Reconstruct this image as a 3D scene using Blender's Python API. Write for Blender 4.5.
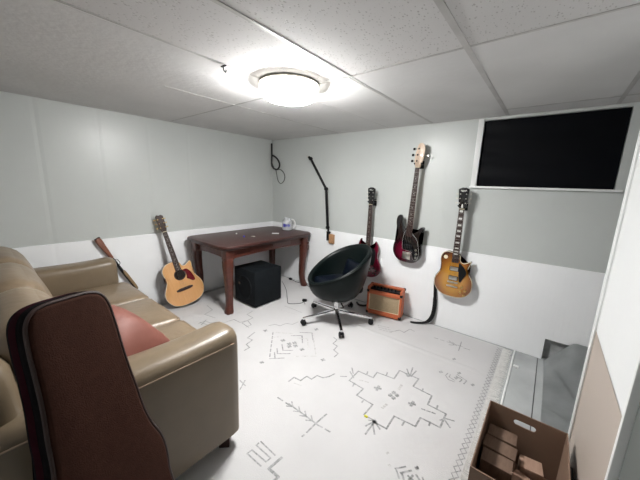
import bpy, bmesh, math, random
from mathutils import Vector, Matrix, Quaternion
random.seed(7)
PI = math.pi
scn = bpy.context.scene
for o in list(bpy.data.objects):
    bpy.data.objects.remove(o)

# ------------------------------------------------------------------ camera
CAM = Vector((0, 0, 1.38))
cam_d = bpy.data.cameras.new('camera')
cam = bpy.data.objects.new('camera', cam_d)
scn.collection.objects.link(cam)
RW = Matrix(((0.768, -0.145, 0.615), (0.631, 0.132, -0.764), (0.030, 0.980, 0.194)))
q = RW.to_quaternion(); q.normalize()
RW = q.to_matrix()
cam.matrix_world = Matrix.Translation(CAM) @ RW.to_4x4()
cam_d.sensor_width = 36.0
cam_d.lens = 36.0 * 283.0 / 640.0
cam_d.clip_start = 0.02
scn.camera = cam

# ------------------------------------------------------------------ world, exposure
w = bpy.data.worlds.new('world'); scn.world = w
w.use_nodes = True
w.node_tree.nodes['Background'].inputs[0].default_value = (0.8, 0.85, 0.9, 1)
w.node_tree.nodes['Background'].inputs[1].default_value = 0.05
scn.view_settings.view_transform = 'Standard'
scn.view_settings.look = 'None'
scn.view_settings.gamma = 1
scn.view_settings.use_curve_mapping = False
scn.view_settings.exposure = 2.5
LAMP_STRENGTH = 31.0

# ------------------------------------------------------------------ room numbers
XL, YB, H = -3.255, 2.87, 1.98      # left wall, back wall, ceiling
XR, YF = 1.25, -1.15                # right end of the alcove, wall behind the camera
WZ = 0.805                          # height of the wainscot

# ------------------------------------------------------------------ materials
def mat(name, col, rough=0.5, metal=0.0, noise=0.0, nscale=8.0, bump=0.0, bscale=60.0, emit=None, spec=0.5, coat=0.0, alpha=None, sheen=0.0):
    m = bpy.data.materials.new(name); m.use_nodes = True
    nt = m.node_tree; b = nt.nodes['Principled BSDF']
    b.inputs['Base Color'].default_value = (*col, 1)
    b.inputs['Roughness'].default_value = rough
    b.inputs['Metallic'].default_value = metal
    b.inputs['Specular IOR Level'].default_value = spec
    b.inputs['Coat Weight'].default_value = coat
    if sheen: b.inputs['Sheen Weight'].default_value = sheen
    tc = nt.nodes.new('ShaderNodeTexCoord')
    if noise:
        n = nt.nodes.new('ShaderNodeTexNoise'); n.inputs['Scale'].default_value = nscale
        n.inputs['Detail'].default_value = 5
        r = nt.nodes.new('ShaderNodeValToRGB')
        r.color_ramp.elements[0].position = 0.3; r.color_ramp.elements[1].position = 0.7
        r.color_ramp.elements[0].color = (*[c * (1 - noise) for c in col], 1)
        r.color_ramp.elements[1].color = (*[min(1, c * (1 + noise)) for c in col], 1)
        nt.links.new(tc.outputs['Object'], n.inputs['Vector'])
        nt.links.new(n.outputs['Fac'], r.inputs['Fac'])
        nt.links.new(r.outputs['Color'], b.inputs['Base Color'])
    if bump:
        n2 = nt.nodes.new('ShaderNodeTexNoise'); n2.inputs['Scale'].default_value = bscale
        n2.inputs['Detail'].default_value = 4
        bp = nt.nodes.new('ShaderNodeBump'); bp.inputs['Strength'].default_value = bump
        bp.inputs['Distance'].default_value = 0.01
        nt.links.new(tc.outputs['Object'], n2.inputs['Vector'])
        nt.links.new(n2.outputs['Fac'], bp.inputs['Height'])
        nt.links.new(bp.outputs['Normal'], b.inputs['Normal'])
    if emit:
        b.inputs['Emission Color'].default_value = (*emit[0], 1)
        b.inputs['Emission Strength'].default_value = emit[1]
    if alpha is not None:
        b.inputs['Transmission Weight'].default_value = alpha
    return m

def N(nt, t, **kw):
    n = nt.nodes.new(t)
    for k, v in kw.items(): setattr(n, k, v)
    return n

def wood(name, c0, c1, rough=0.3, scale=(1, 1, 1), dist=3.0, wscale=6.0, bands='X', coat=0.0):
    m = mat(name, c0, rough, coat=coat); nt = m.node_tree; b = nt.nodes['Principled BSDF']
    tc = [n for n in nt.nodes if n.type == 'TEX_COORD'][0]
    mp = N(nt, 'ShaderNodeMapping'); mp.inputs['Scale'].default_value = scale
    wv = N(nt, 'ShaderNodeTexNoise'); wv.inputs['Scale'].default_value = wscale; wv.inputs['Detail'].default_value = 6
    wv.inputs['Distortion'].default_value = dist * 0.2
    r = N(nt, 'ShaderNodeValToRGB')
    r.color_ramp.elements[0].position = 0.3; r.color_ramp.elements[1].position = 0.7
    r.color_ramp.elements[0].color = (*c0, 1); r.color_ramp.elements[1].color = (*c1, 1)
    nt.links.new(tc.outputs['Object'], mp.inputs['Vector']); nt.links.new(mp.outputs[0], wv.inputs['Vector'])
    nt.links.new(wv.outputs['Fac'], r.inputs['Fac']); nt.links.new(r.outputs['Color'], b.inputs['Base Color'])
    return m

def burst(name, stops, cx, cz, sx, sz, rough=0.15):
    """colour by distance from the body's centre: the painted sunburst of the guitar top"""
    m = mat(name, stops[0][1], rough, coat=0.6); nt = m.node_tree; b = nt.nodes['Principled BSDF']
    tc = [n for n in nt.nodes if n.type == 'TEX_COORD'][0]
    mp = N(nt, 'ShaderNodeMapping')
    mp.inputs['Location'].default_value = (-cx / sx, 0, -cz / sz)
    mp.inputs['Scale'].default_value = (1 / sx, 0, 1 / sz)
    ln = N(nt, 'ShaderNodeVectorMath', operation='LENGTH')
    r = N(nt, 'ShaderNodeValToRGB'); cr = r.color_ramp
    cr.elements[0].position = stops[0][0]; cr.elements[0].color = (*stops[0][1], 1)
    cr.elements[1].position = stops[-1][0]; cr.elements[1].color = (*stops[-1][1], 1)
    for p, c in stops[1:-1]:
        e = cr.elements.new(p); e.color = (*c, 1)
    nt.links.new(tc.outputs['Object'], mp.inputs['Vector']); nt.links.new(mp.outputs[0], ln.inputs[0])
    nt.links.new(ln.outputs['Value'], r.inputs['Fac']); nt.links.new(r.outputs['Color'], b.inputs['Base Color'])
    return m

def groove_mat(name, col, rough, axis, pitch, depth=0.3, noise=0.02, blotch=0.04):
    """painted panelling with narrow vertical beads"""
    m = mat(name, col, rough, noise=blotch, nscale=1.3); nt = m.node_tree; b = nt.nodes['Principled BSDF']
    tc = [n for n in nt.nodes if n.type == 'TEX_COORD'][0]
    sp = N(nt, 'ShaderNodeSeparateXYZ'); nt.links.new(tc.outputs['Object'], sp.inputs[0])
    mu = N(nt, 'ShaderNodeMath', operation='MULTIPLY'); mu.inputs[1].default_value = 1 / pitch
    nt.links.new(sp.outputs[axis], mu.inputs[0])
    fr = N(nt, 'ShaderNodeMath', operation='FRACT'); nt.links.new(mu.outputs[0], fr.inputs[0])
    pp = N(nt, 'ShaderNodeMath', operation='PINGPONG'); pp.inputs[1].default_value = 0.5
    nt.links.new(fr.outputs[0], pp.inputs[0])
    mr = N(nt, 'ShaderNodeMapRange'); mr.inputs['From Min'].default_value = 0.0; mr.inputs['From Max'].default_value = 0.06
    nt.links.new(pp.outputs[0], mr.inputs['Value'])
    nz = N(nt, 'ShaderNodeTexNoise'); nz.inputs['Scale'].default_value = 9
    nt.links.new(tc.outputs['Object'], nz.inputs['Vector'])
    ad = N(nt, 'ShaderNodeMath', operation='MULTIPLY_ADD'); ad.inputs[1].default_value = noise * 10
    nt.links.new(nz.outputs['Fac'], ad.inputs[0]); nt.links.new(mr.outputs[0], ad.inputs[2])
    bp = N(nt, 'ShaderNodeBump'); bp.inputs['Strength'].default_value = depth; bp.inputs['Distance'].default_value = 0.003
    nt.links.new(ad.outputs[0], bp.inputs['Height']); nt.links.new(bp.outputs['Normal'], b.inputs['Normal'])
    return m

M = {}
M['wall_back'] = groove_mat('painted_panel_back', (0.525, 0.548, 0.532), 0.36, 'X', 0.406, 0.35)
M['wall_left'] = groove_mat('painted_panel_left', (0.525, 0.548, 0.532), 0.34, 'Y', 0.406, 0.35)
M['wains_back'] = groove_mat('beadboard_back', (0.90, 0.91, 0.92), 0.4, 'X', 0.041, 0.35)
M['wains_left'] = groove_mat('beadboard_left', (0.88, 0.89, 0.90), 0.4, 'Y', 0.406, 0.35)
M['white'] = mat('white_paint', (0.80, 0.81, 0.80), 0.45, noise=0.03, nscale=3)
M['white_wall'] = mat('white_wall_paint', (0.78, 0.79, 0.79), 0.5, noise=0.02, nscale=2)
M['tan_wall'] = mat('tan_wall_paint', (0.44, 0.375, 0.325), 0.55, noise=0.03, nscale=2)
M['grey_door'] = mat('grey_door_paint', (0.115, 0.125, 0.118), 0.5, noise=0.04, nscale=4)
M['dark_recess'] = mat('grey_masonry', (0.42, 0.43, 0.43), 0.8, noise=0.2, nscale=20, bump=0.4)
M['tbar'] = mat('ceiling_grid_metal', (0.46, 0.45, 0.44), 0.5, noise=0.1, nscale=10)
M['black_metal'] = mat('black_metal', (0.008, 0.008, 0.009), 0.45, spec=0.2, noise=0.1)
M['black_plastic'] = mat('black_plastic', (0.007, 0.007, 0.008), 0.45, spec=0.2, noise=0.1)
M['black_rubber'] = mat('black_rubber', (0.02, 0.02, 0.021), 0.7, noise=0.15)
M['black_cloth'] = mat('black_webbing', (0.012, 0.012, 0.013), 0.9, noise=0.2, nscale=90, bump=0.3, bscale=400)
M['cover'] = mat('black_window_cover', (0.003, 0.004, 0.007), 0.5, spec=0.2, noise=0.3, nscale=2.5, bump=0.25, bscale=6)
M['chrome'] = mat('chrome', (0.75, 0.75, 0.76), 0.16, 1.0, noise=0.05)
M['nickel'] = mat('nickel', (0.62, 0.60, 0.55), 0.28, 1.0, noise=0.05)
M['gold'] = mat('aged_gold', (0.62, 0.42, 0.15), 0.3, 1.0, noise=0.08)
M['cream'] = mat('cream_plastic', (0.72, 0.64, 0.45), 0.4, noise=0.03)
M['pearl'] = mat('pearl_inlay', (0.82, 0.82, 0.78), 0.25, noise=0.05, nscale=60)
M['maple'] = wood('maple', (0.62, 0.45, 0.32), (0.72, 0.56, 0.42), 0.35, (30, 30, 3))
M['rosewood'] = wood('rosewood', (0.022, 0.010, 0.008), (0.045, 0.021, 0.016), 0.6, (60, 60, 4))
M['redneck'] = wood('cherry_stained_wood', (0.075, 0.022, 0.015), (0.12, 0.035, 0.022), 0.3, (60, 60, 4))
M['string'] = mat('steel_string', (0.30, 0.29, 0.27), 0.3, 1.0, noise=0.05)
M['gloss_black'] = mat('gloss_black', (0.008, 0.008, 0.009), 0.12, coat=0.5, noise=0.1)
M['desk'] = wood('mahogany', (0.055, 0.015, 0.010), (0.095, 0.027, 0.017), 0.32, (3, 0.7, 3), wscale=14)
M['desk_top'] = wood('mahogany_top', (0.038, 0.012, 0.010), (0.062, 0.020, 0.016), 0.42, (8, 0.7, 3), wscale=9)
M['leather'] = mat('taupe_leather', (0.20, 0.147, 0.095), 0.36, noise=0.14, nscale=5, bump=0.35, bscale=14)
M['leather2'] = mat('taupe_leather_smooth', (0.178, 0.134, 0.086), 0.36, noise=0.10, nscale=4, bump=0.12, bscale=9)
M['pipe'] = mat('taupe_seam', (0.30, 0.22, 0.155), 0.4, noise=0.1)
M['footwood'] = mat('dark_foot_wood', (0.035, 0.012, 0.008), 0.35, noise=0.2)
M['pink'] = mat('coral_pillow_cloth', (0.185, 0.060, 0.042), 0.6, noise=0.12, nscale=6, bump=0.4, bscale=9)
M['bag'] = mat('brown_bag_fabric', (0.044, 0.018, 0.012), 0.9, spec=0.1, noise=0.12, nscale=60, bump=0.25, bscale=300)
M['bag_black'] = mat('black_bag_fabric', (0.006, 0.005, 0.006), 0.85, spec=0.08, noise=0.2, nscale=60, bump=0.2, bscale=200)
M['bag_maroon'] = mat('maroon_bag_lining', (0.040, 0.003, 0.010), 0.85, spec=0.1, noise=0.2, nscale=40)
M['bag_pipe'] = mat('dark_brown_piping', (0.028, 0.011, 0.008), 0.5, noise=0.1)
M['zip'] = mat('steel_zip', (0.45, 0.43, 0.42), 0.4, 0.8, noise=0.2, nscale=120)
M['chair'] = mat('dark_green_leather', (0.0035, 0.0065, 0.0065), 0.36, spec=0.18, noise=0.15, nscale=6, bump=0.15, bscale=12)
M['chair_in'] = mat('navy_black_leather', (0.003, 0.005, 0.010), 0.36, spec=0.18, noise=0.15, nscale=6, bump=0.2, bscale=10)
M['orange'] = mat('orange_vinyl', (0.50, 0.12, 0.045), 0.5, noise=0.08, nscale=20, bump=0.2, bscale=300)
M['grille'] = mat('tan_grille_cloth', (0.42, 0.32, 0.20), 0.8, noise=0.18, nscale=130, bump=0.4, bscale=300)
M['cabinet'] = mat('black_speaker_box', (0.006, 0.008, 0.010), 0.7, spec=0.15, noise=0.2, nscale=30, bump=0.15, bscale=200)
M['card'] = mat('brown_cardboard', (0.215, 0.135, 0.092), 0.75, noise=0.06, nscale=8, bump=0.1, bscale=40)
M['card_in'] = mat('cardboard_inside', (0.17, 0.105, 0.072), 0.8, noise=0.08, nscale=7, bump=0.1, bscale=40)
M['card_edge'] = mat('cardboard_edge', (0.42, 0.27, 0.16), 0.8, noise=0.1, nscale=100)
M['block'] = wood('brown_block', (0.13, 0.08, 0.056), (0.18, 0.115, 0.08), 0.75, (14, 3, 3))
M['block_pale'] = wood('pale_block', (0.32, 0.20, 0.145), (0.40, 0.26, 0.19), 0.7, (14, 3, 3))
M['stock'] = wood('rifle_stock_wood', (0.16, 0.05, 0.03), (0.24, 0.09, 0.05), 0.4, (20, 20, 3))
M['forend'] = wood('rifle_fore_end_wood', (0.22, 0.14, 0.07), (0.32, 0.21, 0.11), 0.4, (20, 20, 3))
M['spruce'] = wood('spruce_top', (0.60, 0.30, 0.115), (0.68, 0.37, 0.15), 0.25, (60, 5, 1), coat=0.5)
M['maho'] = wood('mahogany_side', (0.06, 0.02, 0.012), (0.10, 0.035, 0.02), 0.25, (6, 6, 30), coat=0.5)
M['tortoise'] = mat('red_pickguard', (0.12, 0.006, 0.010), 0.2, noise=0.4, nscale=30)
M['hole'] = mat('soundhole_dark', (0.01, 0.006, 0.004), 0.9, noise=0.2)
M['hang_wood'] = mat('pale_wood_block', (0.40, 0.22, 0.11), 0.6, noise=0.15, nscale=40)
M['white_plastic'] = mat('white_plastic', (0.78, 0.78, 0.77), 0.4, noise=0.02)
M['blue'] = mat('blue_plastic', (0.06, 0.06, 0.42), 0.4, noise=0.1)
M['yellow'] = mat('yellow_plastic', (0.75, 0.68, 0.05), 0.5, noise=0.1)
M['jug'] = mat('clear_plastic', (0.90, 0.92, 0.94), 0.2, noise=0.02, alpha=0.55)
M['grey_cable'] = mat('grey_cable', (0.10, 0.105, 0.10), 0.5, noise=0.1)
M['lamp'] = mat('lamp_diffuser', (0.95, 0.93, 0.88), 0.5, noise=0.01, emit=((1.0, 0.998, 0.985), LAMP_STRENGTH))
M['lamp_side'] = mat('lamp_drum', (0.95, 0.93, 0.88), 0.5, noise=0.01, emit=((1.0, 0.998, 0.985), LAMP_STRENGTH * 2.0))
M['lamp_drum'] = mat('lamp_upper_drum', (0.85, 0.83, 0.76), 0.5, noise=0.01, emit=((1.0, 0.97, 0.90), LAMP_STRENGTH * 0.045))
M['lamp_ring'] = mat('lamp_ring_white', (0.70, 0.67, 0.60), 0.5, noise=0.02)
M['sg'] = mat('cherry_red_lacquer', (0.13, 0.006, 0.022), 0.15, noise=0.15, nscale=8, coat=0.6)
M['sheet'] = mat('grey_plastic_sheet', (0.42, 0.44, 0.44), 0.30, noise=0.18, nscale=5, bump=0.3, bscale=7)
M['dark_wood_line'] = mat('dark_floor_joint', (0.06, 0.06, 0.06), 0.7, noise=0.1)  # dark seam in the vinyl floor, its own colour

# ceiling: acoustic tile with fissures
def ceiling_mat():
    m = mat('acoustic_ceiling_tile', (0.62, 0.60, 0.585), 0.85); nt = m.node_tree; b = nt.nodes['Principled BSDF']
    tc = [n for n in nt.nodes if n.type == 'TEX_COORD'][0]
    mp = N(nt, 'ShaderNodeMapping'); mp.inputs['Scale'].default_value = (1.0, 0.55, 1.0); mp.inputs['Rotation'].default_value = (0, 0, 0.4)
    nt.links.new(tc.outputs['Object'], mp.inputs[0])
    v = N(nt, 'ShaderNodeTexVoronoi'); v.inputs['Scale'].default_value = 88; v.inputs['Randomness'].default_value = 1
    nt.links.new(mp.outputs[0], v.inputs['Vector'])
    n1 = N(nt, 'ShaderNodeTexNoise'); n1.inputs['Scale'].default_value = 30
    nt.links.new(tc.outputs['Object'], n1.inputs['Vector'])
    a = N(nt, 'ShaderNodeMath', operation='MULTIPLY_ADD'); a.inputs[1].default_value = -0.55; a.inputs[2].default_value = 0.42
    nt.links.new(n1.outputs['Fac'], a.inputs[0])
    lt = N(nt, 'ShaderNodeMath', operation='SUBTRACT')
    nt.links.new(v.outputs['Distance'], lt.inputs[0]); nt.links.new(a.outputs[0], lt.inputs[1])
    mr = N(nt, 'ShaderNodeMapRange'); mr.inputs['From Min'].default_value = 0.0; mr.inputs['From Max'].default_value = 0.10
    nt.links.new(lt.outputs[0], mr.inputs['Value'])
    n2 = N(nt, 'ShaderNodeTexNoise'); n2.inputs['Scale'].default_value = 1.1; n2.inputs['Detail'].default_value = 3
    nt.links.new(tc.outputs['Object'], n2.inputs['Vector'])
    r = N(nt, 'ShaderNodeValToRGB')
    r.color_ramp.elements[0].position = 0.35; r.color_ramp.elements[1].position = 0.7
    r.color_ramp.elements[0].color = (0.57, 0.56, 0.555, 1); r.color_ramp.elements[1].color = (0.63, 0.62, 0.615, 1)
    nt.links.new(n2.outputs['Fac'], r.inputs['Fac'])
    mx = N(nt, 'ShaderNodeMix', data_type='RGBA')
    nt.links.new(mr.outputs[0], mx.inputs['Factor'])
    mx.inputs['A'].default_value = (0.42, 0.41, 0.40, 1)
    nt.links.new(r.outputs['Color'], mx.inputs['B'])
    nt.links.new(mx.outputs['Result'], b.inputs['Base Color'])
    bp = N(nt, 'ShaderNodeBump'); bp.inputs['Strength'].default_value = 0.35; bp.inputs['Distance'].default_value = 0.003
    nt.links.new(mr.outputs[0], bp.inputs['Height']); nt.links.new(bp.outputs['Normal'], b.inputs['Normal'])
    return m
M['ceiling'] = ceiling_mat()
M['ceiling_plain'] = mat('smooth_ceiling_tile', (0.63, 0.625, 0.62), 0.8, noise=0.05, nscale=2.5, bump=0.2, bscale=30)

def vinyl_mat():
    m = mat('grey_vinyl_floor', (0.43, 0.445, 0.445), 0.22, noise=0.16, nscale=3.0, bump=0.04, bscale=5)
    return m
M['vinyl'] = vinyl_mat()
M['rug'] = mat('white_rug_pile', (0.555, 0.545, 0.545), 0.9, noise=0.045, nscale=2.2, bump=0.15, bscale=160)
M['rug_line'] = mat('grey_rug_yarn', (0.33, 0.33, 0.33), 0.95, noise=0.35, nscale=70)
M['rug_pale'] = mat('pale_grey_rug_yarn', (0.50, 0.49, 0.48), 0.95, noise=0.2, nscale=70)
M['fringe'] = mat('rug_fringe_yarn', (0.76, 0.75, 0.73), 0.95, noise=0.08, nscale=40, bump=0.5, bscale=220)

# ------------------------------------------------------------------ mesh helpers
def catmull(pts, n=6, closed=True):
    out = []; L = len(pts); P = [Vector(p) for p in pts]
    rng = range(L) if closed else range(L - 1)
    for i in rng:
        if closed: p0, p1, p2, p3 = P[(i - 1) % L], P[i], P[(i + 1) % L], P[(i + 2) % L]
        else: p0, p1, p2, p3 = P[max(i - 1, 0)], P[i], P[i + 1], P[min(i + 2, L - 1)]
        for k in range(n):
            t = k / n
            out.append(0.5 * ((2 * p1) + (-p0 + p2) * t + (2 * p0 - 5 * p1 + 4 * p2 - p3) * t * t + (-p0 + 3 * p1 - 3 * p2 + p3) * t ** 3))
    if not closed: out.append(P[-1])
    return out

class MB:
    def __init__(s): s.bm = bmesh.new(); s.mi = 0; s.mats = None
    def _mark(s, faces):
        for f in faces: f.material_index = s.mi; f.smooth = True
    def box(s, c, size, rot=None, bev=0.0, seg=2):
        b2 = bmesh.new(); bmesh.ops.create_cube(b2, size=1)
        for v in b2.verts: v.co = Vector((v.co.x * size[0], v.co.y * size[1], v.co.z * size[2]))
        if bev: bmesh.ops.bevel(b2, geom=b2.edges[:], offset=bev, segments=seg, affect='EDGES', profile=0.5)
        R = rot.to_4x4() if rot is not None else Matrix.Identity(4)
        b2.transform(Matrix.Translation(Vector(c)) @ R); s._merge(b2); return s
    def _merge(s, b2):
        vm = [s.bm.verts.new(v.co) for v in b2.verts]; b2.verts.index_update()
        fs = []
        for f in b2.faces:
            try: fs.append(s.bm.faces.new([vm[v.index] for v in f.verts]))
            except ValueError: pass
        s._mark(fs); b2.free()
    def tube(s, pts, r, seg=10, closed=False, caps=True):
        P = [Vector(p) for p in pts]; n = len(P)
        R = r if isinstance(r, (list, tuple)) else [r] * n
        prev = None; rings = []
        for i in range(n):
            if closed: t = P[(i + 1) % n] - P[i - 1]
            else: t = P[min(i + 1, n - 1)] - P[max(i - 1, 0)]
            if t.length < 1e-9: t = Vector((0, 0, 1))
            t.normalize()
            if prev is None:
                a = Vector((0, 0, 1)) if abs(t.z) < 0.9 else Vector((1, 0, 0))
                u = t.cross(a).normalized()
            else:
                u = (prev - t * prev.dot(t))
                u = u.normalized() if u.length > 1e-6 else t.orthogonal().normalized()
            prev = u; v = t.cross(u)
            rings.append([s.bm.verts.new(P[i] + (u * math.cos(2 * PI * k / seg) + v * math.sin(2 * PI * k / seg)) * R[i]) for k in range(seg)])
        fs = []
        for i in range(n if closed else n - 1):
            a, b = rings[i], rings[(i + 1) % n]
            for k in range(seg): fs.append(s.bm.faces.new((a[k], a[(k + 1) % seg], b[(k + 1) % seg], b[k])))
        if caps and not closed:
            fs.append(s.bm.faces.new(rings[0][::-1])); fs.append(s.bm.faces.new(rings[-1]))
        s._mark(fs); return s
    def cyl(s, p0, p1, r0, r1=None, seg=20): return s.tube([p0, p1], [r0, r0 if r1 is None else r1], seg)
    def lathe(s, prof, seg=32, c=(0, 0, 0), axis='Z'):
        rings = []
        for r, z in prof:
            ring = []
            for k in range(seg):
                a = 2 * PI * k / seg; x, y = r * math.cos(a), r * math.sin(a)
                p = (x, y, z) if axis == 'Z' else ((x, z, y) if axis == 'Y' else (z, x, y))
                ring.append(s.bm.verts.new(Vector(c) + Vector(p)))
            rings.append(ring)
        fs = []
        for a, b in zip(rings, rings[1:]):
            for k in range(seg): fs.append(s.bm.faces.new((a[k], a[(k + 1) % seg], b[(k + 1) % seg], b[k])))
        for ring in (rings[0], rings[-1]):
            try: fs.append(s.bm.faces.new(ring))
            except ValueError: pass
        s._mark(fs); return s
    def slab(s, outline, y0, y1, r=0.0, plane='XZ', steps=3, front_mi=None):
        """outline in the XZ (or XY) plane, thickened y0..y1 with rounded rims"""
        P = [Vector((p[0], p[1])) for p in outline]
        A = sum(P[i].x * P[(i + 1) % len(P)].y - P[(i + 1) % len(P)].x * P[i].y for i in range(len(P)))
        if A < 0: P.reverse()
        n = len(P); nr = []
        for i in range(n):
            e0 = (P[i] - P[i - 1]); e1 = (P[(i + 1) % n] - P[i])
            v = Vector((-(e0.normalized() + e1.normalized()).y, (e0.normalized() + e1.normalized()).x))
            nr.append(v.normalized() if v.length > 1e-6 else Vector((0, 0)))
        layers = []
        sgn = 1 if y1 > y0 else -1
        if r > 0:
            for k in range(steps + 1):
                a = PI / 2 * k / steps; layers.append((y0 + sgn * r * (1 - math.sin(a)), r * (1 - math.cos(PI / 2 - a)) if False else r * (1 - math.sin(a)) * 0 + r * (1 - math.cos(PI / 2 - (PI / 2 - a))) ))
            # front: inset r at y0 going to inset 0 at y0+r
            layers = []
            for k in range(steps + 1):
                a = PI / 2 * k / steps
                layers.append((y0 + sgn * r * (1 - math.cos(a)), r * (1 - math.sin(a))))
            for k in range(steps + 1):
                a = PI / 2 * (1 - k / steps)
                layers.append((y1 - sgn * r * (1 - math.cos(a)), r * (1 - math.sin(a))))
        else: layers = [(y0, 0), (y1, 0)]
        rings = []
        for y, ins in layers:
            ring = []
            for p, nv in zip(P, nr):
                qv = p + nv * ins
                ring.append(s.bm.verts.new((qv.x, y, qv.y) if plane == 'XZ' else (qv.x, qv.y, y)))
            rings.append(ring)
        fs = []
        for a, b in zip(rings, rings[1:]):
            for k in range(n): fs.append(s.bm.faces.new((a[k], a[(k + 1) % n], b[(k + 1) % n], b[k])))
        s._mark(fs)
        c0 = s.bm.faces.new(rings[0][::-1]); c1 = s.bm.faces.new(rings[-1])
        s._mark([c0, c1])
        if front_mi is not None: c0.material_index = front_mi
        bmesh.ops.triangulate(s.bm, faces=[c0, c1]); return s
    def cushion(s, c, size, rad, puff=(0, 0, 0), n=10, rot=None):
        """rounded, puffed upholstery block"""
        sx, sy, sz = [d / 2 for d in size]; vs = {}; fs = []
        def vert(p):
            key = tuple(round(t, 5) for t in p)
            if key in vs: return vs[key]
            x, y, z = p
            Q = Vector((x * sx, y * sy, z * sz))
            inn = Vector((max(-sx + rad, min(sx - rad, Q.x)), max(-sy + rad, min(sy - rad, Q.y)), max(-sz + rad, min(sz - rad, Q.z))))
            d = Q - inn
            if d.length > 1e-7: Q = inn + d.normalized() * rad
            Q.x += puff[0] * x * max(0, 1 - y * y) * max(0, 1 - z * z)
            Q.y += puff[1] * y * max(0, 1 - x * x) * max(0, 1 - z * z)
            Q.z += puff[2] * z * max(0, 1 - x * x) * max(0, 1 - y * y)
            if rot is not None: Q = rot @ Q
            vs[key] = s.bm.verts.new(Q + Vector(c)); return vs[key]
        def cc(i):  # denser near the rims
            t = -1 + 2 * i / n
            return math.sin(t * PI / 2)
        for ax in range(3):
            for sg in (-1, 1):
                for i in range(n):
                    for j in range(n):
                        qd = []
                        for (a, b) in ((i, j), (i + 1, j), (i + 1, j + 1), (i, j + 1)):
                            p = [0, 0, 0]; p[ax] = sg; p[(ax + 1) % 3] = cc(a); p[(ax + 2) % 3] = cc(b)
                            qd.append(vert(p))
                        if sg < 0: qd.reverse()
                        fs.append(s.bm.faces.new(qd))
        s._mark(fs); return s
    def surf(s, rows, close_u=False, thick=None):
        g = [[s.bm.verts.new(p) for p in r] for r in rows]; fs = []
        for a, b in zip(g, g[1:]):
            m = len(a)
            for k in range(m if close_u else m - 1):
                fs.append(s.bm.faces.new((a[k], a[(k + 1) % m], b[(k + 1) % m], b[k])))
        s._mark(fs); return g
    def build(s, name, mats, parent=None, angle=38, recalc=True):
        if recalc: bmesh.ops.recalc_face_normals(s.bm, faces=s.bm.faces[:])
        me = bpy.data.meshes.new(name); s.bm.to_mesh(me); s.bm.free()
        for m in (mats if isinstance(mats, (list, tuple)) else [mats]): me.materials.append(M[m] if isinstance(m, str) else m)
        me.set_sharp_from_angle(angle=math.radians(angle))
        o = bpy.data.objects.new(name, me); scn.collection.objects.link(o)
        if parent is not None: o.parent = parent
        return o

def tag(o, label=None, cat=None, group=None, kind=None):
    if label: o['label'] = label
    if cat: o['category'] = cat
    if group: o['group'] = group
    if kind: o['kind'] = kind
    return o
def thing(name, label, cat, loc=(0, 0, 0), rz=0.0, group=None):
    o = bpy.data.objects.new(name, None); scn.collection.objects.link(o)
    o.empty_display_size = 0.05
    o.location = loc; o.rotation_euler = (0, 0, rz)
    return tag(o, label, cat, group)
def orient(root, base, top, facing):
    """stand a thing (local -Y = front, +Z = up) from base towards top, front turned to facing"""
    base = Vector(base); z = (Vector(top) - base).normalized(); f = Vector(facing)
    y = -(f - z * f.dot(z)).normalized(); x = y.cross(z)
    m = Matrix((x, y, z)).transposed().to_4x4(); m.translation = base
    root.matrix_world = m
    loc, rot, _ = m.decompose(); root.location = loc; root.rotation_euler = rot.to_euler()
def fl(px, py, z=0.0):
    """where the sight line through a point of the 640x480 frame meets the level z"""
    d = RW @ Vector((px - 320, 240 - py, -283.0))
    return CAM + d * ((z - CAM.z) / d.z)
def copy_tree(o, parent=None):
    c = o.copy(); scn.collection.objects.link(c); c.parent = parent
    for ch in list(o.children): copy_tree(ch, c)
    return c
ROT = lambda a, ax: Matrix.Rotation(a, 3, ax)

# ================================================================== SETTING
def struct(name, mb, mats, parent=None, **k):
    o = mb.build(name, mats, parent, **k)
    if parent is None: o['kind'] = 'structure'
    return o

# floor (grey vinyl) with a dark joint running into the room
b = MB(); b.box(((XL + XR) / 2, (YB + YF) / 2, -0.05), (XR - XL + 0.2, YB - YF + 0.3, 0.10))
struct('floor', b, 'vinyl')
b = MB(); b.box((0.095, 1.60, 0.0008), (0.005, 2.5, 0.0016)); struct('trim_1', b, 'dark_wood_line')
b = MB(); b.box((-0.066, 1.72, 0.004), (0.012, 2.27, 0.008), bev=0.003); struct('trim_2', b, 'white')

# back wall, with the window opening cut out of it
WX0, WX1, WZ0, WZ1 = -0.553, 0.325, 1.408, 1.955
b = MB()
def wseg(x0, x1, z0, z1, y0=YB, y1=YB + 0.12): b.box(((x0 + x1) / 2, (y0 + y1) / 2, (z0 + z1) / 2), (x1 - x0, y1 - y0, z1 - z0))
wseg(XL - 0.12, WX0, WZ, H + 0.1); wseg(WX1, XR + 0.12, WZ, H + 0.1)
wseg(WX0, WX1, WZ, WZ0); wseg(WX0, WX1, WZ1, H + 0.1)
struct('wall_back', b, 'wall_back')
# white wainscot on the back wall; a corner of it is cut away above the floor on the right
b = MB()
NX, NZ = 0.118, 0.185
b.box(((XL + NX) / 2, YB + 0.055, WZ / 2), (NX - XL, 0.13, WZ))
b.box(((NX + XR) / 2, YB + 0.055, (WZ + NZ) / 2), (XR - NX, 0.13, WZ - NZ))
struct('trim_3', b, 'wains_back')
b = MB(); b.box(((NX + XR) / 2, YB + 0.065, NZ / 2), (XR - NX, 0.05, NZ)); struct('trim_4', b, 'dark_recess')
# left wall
b = MB(); b.box((XL - 0.06, (YB + YF) / 2, (WZ + H + 0.1) / 2), (0.12, YB - YF + 0.2, H + 0.1 - WZ)); struct('wall_left', b, 'wall_left')
b = MB(); b.box((XL - 0.055, (YB + YF) / 2, WZ / 2), (0.13, YB - YF + 0.2, WZ)); struct('trim_5', b, 'wains_left')
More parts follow.
